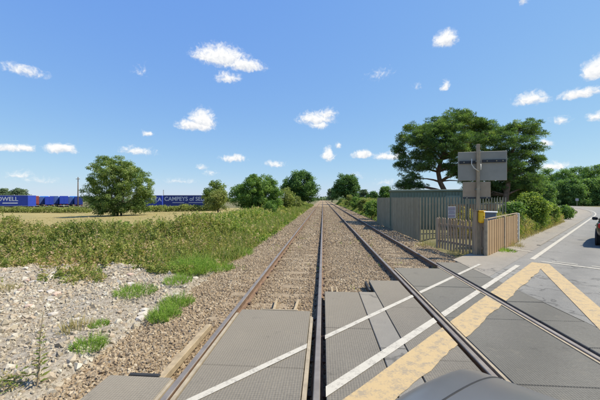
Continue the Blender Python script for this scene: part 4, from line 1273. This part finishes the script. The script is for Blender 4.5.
# green relocatable cabin behind the palisade
p = C2W(9.2, 21.2, .02)
root = empty('equipment_cabin', p, R(-12)); tag(root, 'low flat roofed green equipment cabin behind the palisade fence', 'cabin')
obj('wall', box((0, 0, 1.12), (5.4, 2.5, 2.64)), M['cabin_green'], root)
obj('roof', box((0, 0, 2.5), (5.6, 2.7, .12), 0, .02), M['cabin_roof'], root)
rib0 = None
for i in range(28):
    for sy in (-1, 1):
        if rib0 is None: rib0 = o = obj('rib', box((0, 0, 1.2), (.09, .04, 2.3)), M['cabin_green'], root)
        else: o = inst(rib0, root, (0, 0, 0), name='rib')
        o.location = (-2.6 + i * .1925, sy * 1.265, .02)
for i in range(12):
    o = inst(rib0, root, (-2.715, -1.1 + i * .2, .02), (0, 0, R(90)), name='rib')
obj('door', box((1.2, -1.3, 1.1), (.9, .05, 2.1)), M['cabin_roof'], root)

# utility pole in the field, slender sign far along the bend
p = land(78, 78)
root = empty('utility_pole', p); tag(root, 'thin wooden utility pole left of the lone tree', 'pole')
bm = bmesh.new(); tube(bm, [(0, 0, -.3), (0, 0, 4), (.03, 0, 8.8)], [.16, .14, .1], 8); obj('shaft', bm, M['pole_wood'], root, True)
obj('crossarm', box((0, 0, 8.3), (1.1, .1, .12)), M['pole_wood'], root)
for x in (-.5, 0, .5):
    bm = bmesh.new(); tube(bm, [(x, 0, 8.36), (x, 0, 8.58)], [.05, .03], 6); obj('insulator', bm, M['white'], root)
p = land(163.5, 84)
root = empty('utility_pole', p); tag(root, 'short thin pole between the two navy trailers', 'pole')
bm = bmesh.new(); tube(bm, [(0, 0, -.3), (0, 0, 5.4)], [.1, .07], 8); obj('shaft', bm, M['pole_wood'], root, True); obj('cap', box((0, 0, 5.43), (.22, .22, .08)), M['pole_wood'], root)
p = AT(577, 76, -.05)
root = empty('bend_sign', p, R(-35)); tag(root, 'small distant sign on a post against the dark wood at the bend', 'sign')
bm = bmesh.new(); tube(bm, [(0, 0, 0), (0, 0, 1.9)], .04, 8); obj('post', bm, M['galv'], root); obj('plate', box((0, -.05, 1.75), (.6, .02, .6), 0, .01), M['notice'], root); obj('plate_edge', box((0, -.04, 1.42), (.6, .03, .04)), M['galv_dark'], root)

# ================================================================== VEHICLES
def text_mesh(name, body, size, mat, parent, loc, rot, ext=.01, sx=1., align='CENTER'):
    cu = bpy.data.curves.new(name + '_curve', 'FONT'); cu.body = body; cu.size = size; cu.align_x = align; cu.extrude = ext; cu.offset = size * .012
    to = bpy.data.objects.new(name + '_tmp', cu); COL.objects.link(to)
    bpy.context.view_layer.update()
    me = bpy.data.meshes.new_from_object(to.evaluated_get(bpy.context.evaluated_depsgraph_get()))
    bpy.data.objects.remove(to)
    me.name = name; me.materials.clear(); me.materials.append(mat)
    o = link(bpy.data.objects.new(name, me), parent); o.location = loc; o.rotation_euler = rot; o.scale = (sx, 1, 1)
    return o
def wheel(parent, loc, r=.32, wd=.2, rot=0.):
    bm = bmesh.new(); bmesh.ops.create_cone(bm, cap_ends=True, segments=24, radius1=r, radius2=r, depth=wd, matrix=Matrix.Rotation(R(90), 4, 'Y'))
    bmesh.ops.bevel(bm, geom=[e for e in bm.edges if len(e.link_faces) == 2 and any(len(f.verts) > 4 for f in e.link_faces)], offset=.03, segments=2, affect='EDGES')
    t = obj('tyre', bm, M['tyre'], None, True)
    wl_ = bpy.data.objects.new('wheel', None); link(wl_, parent); wl_.location = loc; t.parent = wl_
    bm = bmesh.new(); bmesh.ops.create_cone(bm, cap_ends=True, segments=20, radius1=r * .62, radius2=r * .62, depth=wd + .012, matrix=Matrix.Rotation(R(90), 4, 'Y'))
    obj('rim', bm, M['rim'], wl_)
    return wl_
# local frame: long axis x, side facing -y seen from the railway
def trailer(loc, rz, label, mat, L=13.6, texts=(), group='lorry trailers parked beyond the field', rear=False):
    root = empty('lorry_trailer', loc, rz); tag(root, label, 'trailer', group)
    Wd, z0, z1 = 2.5, 1.15, 4.1
    obj('curtain_side', box((0, 0, (z0 + z1) / 2 + .05), (L - .1, Wd, z1 - z0 - .1)), mat, root)
    obj('roof', box((0, 0, z1 + .04), (L, Wd + .06, .09), 0, .02), M['trailer_grey'] if not rear else mat, root)
    obj('chassis', box((0, 0, 1.0), (L - .4, 1.1, .26)), M['trim'], root)
    obj('side_rail', box((0, 0, z0 + .03), (L, Wd + .05, .12)), M['trailer_grey'] if not rear else M['trim'], root)
    for sx in (-1, 1):
        obj('end_frame', box((sx * (L / 2 - .04), 0, (z0 + z1) / 2), (.1, Wd + .05, z1 - z0)), mat, root)
    for i in range(3):
        for sy in (-1, 1):
            w_ = wheel(root, (L / 2 - 2.2 - i * 1.35, sy * 1.05, .5), .5, .36); w_.rotation_euler = (0, 0, R(90))
    for sy in (-1, 1):
        obj('landing_leg', box((-L / 2 + 2.8, sy * .75, .5), (.14, .14, 1.0)), M['trim'], root)
    if rear:
        for sy in (-1, 1):
            obj('rear_door', box((L / 2 + .03, sy * .6, (z0 + z1) / 2), (.05, 1.14, z1 - z0 - .2), 0, .01), mat, root)
            obj('lamp', box((L / 2 + .05, sy * 1.0, 1.0), (.06, .35, .13)), M['lamp_red'], root)
        obj('bumper', box((L / 2, 0, .6), (.12, 2.3, .14)), M['trailer_grey'], root)
    for (body, size, x, z, m, sxx) in texts:
        text_mesh('lettering', body, size, M[m], root, (x, -Wd / 2 - .012, z), (R(90), 0, 0), .008, sxx)
    return root
def side_on(px0, px1, f, label, mat, texts, drop=-1.28):
    a = AT(px0, f); b = AT(px1, f); L = (b - a).length
    c = (a + b) / 2; c.z = drop
    rz = math.atan2((b - a).y, (b - a).x)
    return trailer(c, rz, label, mat, L, texts)
# the lettered trailer that the left edge of the frame cuts off
side_on(-18, 32, 84, 'navy trailer with big white lettering cut by the left edge', M['navy'], [('OWELL', 1.6, 1.35, 2.6, 'letter', 1.1), ('haulage'[:0] or ' ', .5, 0, 1.6, 'letter', 1)])
for o in [o for o in COL.objects if o.name.startswith('lettering') and len(o.data.vertices) == 0]:
    bpy.data.objects.remove(o)
lt = [o for o in COL.objects if o.name == 'lorry_trailer'][0]
obj('pale_stripe', box((2.1, -1.268, 2.0), (4.2, .02, .28)), M['letter'], lt)
side_on(144, 164, 86, 'navy trailer with three white letters right behind the lone tree', M['navy'], [('ATA', 1.5, 1.15, 2.5, 'letter', 1.1)])
side_on(165.2, 214, 83, 'long dark navy trailer with pale lettering left of the yellow green shrub', M['navy2'], [('CAMPEYS of SELBY', 1.55, -.2, 2.65, 'letter_dim', .98), ('', 1, 0, 0, 'letter', 1)][:1])
tr3 = [o for o in COL.objects if o.name.startswith('lorry_trailer')][-1]
for x, wd in ((-2.6, 3.2), (2.4, 4.4)):
    obj('small_print', box((x, -1.262, 2.15), (wd, .02, .14)), M['letter_dim'], tr3)
cols = [('trailer_red', 'dull red'), ('trailer_slate', 'slate blue'), ('trailer_blue', 'light blue'), ('navy', 'navy'), ('trailer_slate', 'slate'), ('trailer_blue', 'light blue'), ('navy', 'navy'), ('trailer_slate', 'slate'), ('trailer_blue', 'bright blue'), ('navy2', 'dark navy')]
order = ['beside the lettered trailer', 'second from the lettered trailer', 'third from the lettered trailer', 'fourth from the lettered trailer', 'in the middle of the row', 'sixth from the lettered trailer', 'fourth from the utility pole', 'third from the utility pole', 'second from the utility pole', 'beside the utility pole']
for i, ((m, cn), od) in enumerate(zip(cols, order)):
    px = 34.5 + i * 4.9
    f = 112 + (i % 3) * 2.5
    p = AT(px, f); p.z = -1.25 - .25 * (i % 2)
    fa = C2W((px - 300) / 300, 1)
    rz = math.atan2(-fa.y, -fa.x)
    trailer(p + Vector((fa.x, fa.y, 0)).normalized() * 5, rz, f'{cn} trailer end on in the parked row, {od}', M[m], 9, rear=True)

def car(name, loc, heading, label, paint, cab=0.):
    """hatchback, local +y forward; heading clockwise from +Y"""
    root = empty(name, loc, -heading); tag(root, label, 'car')
    st = [(-2.14, .60, .52, .80, .84), (-2.08, .76, .42, .93, .97), (-1.8, .86, .34, .97, 1.0), (-1.2, .895, .3, .97, 1.0), (-.4, .9, .26, .955, .98), (.5, .9, .26, .95, .98), (1.05, .89, .28, .94, .99), (1.4, .875, .3, .90, .955), (1.75, .845, .32, .845, .895), (2.0, .83, .34, .785, .80), (2.13, .77, .38, .70, .71), (2.19, .62, .46, .6, .61)]
    bm = bmesh.new(); rings = []
    for (y, hw_, zb, zs, zt) in st:
        half = [(0, zb), (hw_ * .82, zb), (hw_ * .97, zb + .1), (hw_, (zb + zs) / 2), (hw_ * .985, zs - .06), (hw_ * .93, zs), (hw_ * .8, zs + (zt - zs) * .55), (hw_ * .45, zt - .005), (0, zt)]
        ring = half + [(-x, z) for x, z in half[-2:0:-1]]
        rings.append([bm.verts.new((x, y, z)) for x, z in ring])
    k = len(rings[0])
    for a, b in zip(rings, rings[1:]):
        for i in range(k): bm.faces.new((a[i], a[(i + 1) % k], b[(i + 1) % k], b[i]))
    bm.faces.new(rings[0]); bm.faces.new(rings[-1][::-1])
    bmesh.ops.recalc_face_normals(bm, faces=bm.faces)
    body = obj('body', bm, paint, root, True)
    md = body.modifiers.new('s', 'SUBSURF'); md.levels = md.render_levels = 2
    bpy.context.view_layer.update()
    dg = bpy.context.evaluated_depsgraph_get()
    ev = body.evaluated_get(dg)
    def drop(x, y):
        ok, p_, n_, _ = ev.ray_cast(Vector((x, y, 3)), Vector((0, 0, -1)))
        return p_ + n_ * .0015 if ok else None
    for sx in (-1, 1):
        ptsl = [drop(sx * (.66 - .1 * u), .95 + 1.14 * u) for u in np.linspace(0, 1, 16)]
        ptsl = [q for q in ptsl if q]
        bm = bmesh.new(); tube(bm, ptsl, .0045, 5); obj('shut_line', bm, M['trim'], root)
    bm = bmesh.new(); tube(bm, [q for q in [drop(x, 2.09) for x in np.linspace(-.56, .56, 14)] if q], .0045, 5); obj('shut_line', bm, M['trim'], root)
    # cabin: glass shell, painted roof and pillars
    cs = [(-2.0, .70, .97, .72, .99), (-1.62, .74, .97, .60, 1.40), (-1.1, .78, .97, .6, 1.485), (-.2, .8, .96, .61, 1.50), (.35, .8, .96, .6, 1.44), (1.15, .74, .95, .7, .99)]
    def shell(f0, g0, dz, dx):
        bm = bmesh.new(); rr = []
        for (y, wb, zb, wt, zt) in [(c_[0] + cab * (1 if i_ > 0 else .3), *c_[1:]) for i_, c_ in enumerate(cs)]:
            rr.append([bm.verts.new((x, y, z)) for x, z in ((-wb - dx, zb), (-wt - dx, zt - .03 + dz * .3), (-wt * .8, zt + dz), (wt * .8, zt + dz), (wt + dx, zt - .03 + dz * .3), (wb + dx, zb))])
        for i, (a, b) in enumerate(zip(rr, rr[1:])):
            for j in range(5):
                if f0(i, j): bm.faces.new((a[j], a[j + 1], b[j + 1], b[j]))
        bmesh.ops.recalc_face_normals(bm, faces=bm.faces)
        return bm
    obj('window_glass', shell(lambda i, j: True, 0, 0, 0), M['glass'], root)
    rf = obj('roof', shell(lambda i, j: 1 <= i <= 3 and 1 <= j <= 3, 0, .012, .012), paint, root, True)
    for sx in (-1, 1):
        for (p0, p1, r) in (((sx * .715, 1.1, .98), (sx * .61, .35, 1.42), .035), ((sx * .815, -.35, .96), (sx * .625, -.35, 1.47), .035), ((sx * .76, -1.45, .97), (sx * .615, -1.3, 1.45), .07)):
            bm = bmesh.new()
            tube(bm, [(p0[0], p0[1] + cab, p0[2]), (p1[0], p1[1] + cab, p1[2])], r, 6)
            obj('pillar', bm, paint, root, True)
    for sx in (-1, 1):
        for y in (-1.32, 1.32):
            wheel(root, (sx * .8, y, .32), .32, .21)
            bm = bmesh.new(); bmesh.ops.create_cone(bm, cap_ends=True, segments=24, radius1=.37, radius2=.37, depth=.06, matrix=Matrix.Translation((sx * .868, y, .34)) @ Matrix.Rotation(R(90), 4, 'Y')); obj('wheel_arch', bm, M['trim'], root)
        bm = bmesh.new(); bx(bm, (sx * .7, -2.03, .86), (.2, .2, .2), bev=.04); obj('tail_lamp', bm, M['lamp_red'], root, True)
        bm = bmesh.new(); bx(bm, (sx * .62, 1.99, .68), (.26, .22, .1), sx * -.5, bev=.03); obj('headlight', bm, M['lamp_clear'], root, True)
        bm = bmesh.new(); bx(bm, (sx * 1.0, .75 + cab, 1.03), (.2, .12, .15), bev=.035); bx(bm, (sx * .9, .77 + cab, 1.0), (.16, .05, .04)); obj('wing_mirror', bm, M['trim'], root, True)
        for y in (.1, -.85):
            obj('door_handle', box((sx * .9, y - .3, .82), (.03, .16, .03)), M['trim'], root)
    obj('rear_bumper', box((0, -2.11, .47), (1.4, .12, .2), 0, .03), M['trim'], root)
    obj('number_plate', box((0, -2.155, .72), (.52, .03, .11)), M['plate'], root)
    obj('grille', box((0, 2.15, .5), (.8, .1, .12), 0, .02), M['trim'], root)
    return root
p = RD(17.35 + 2.0, -.72 + .92, 0)
car('parked_car', p, RA, 'bronze hatchback driving away at the right edge of the road', M['paint_bronze']).name = 'hatchback_car'
p = RD(.33, .02, 0)
car('hatchback_car', p, RA, 'grey car whose bonnet shows at the bottom, right in the foreground', M['paint_grey'], -.6)
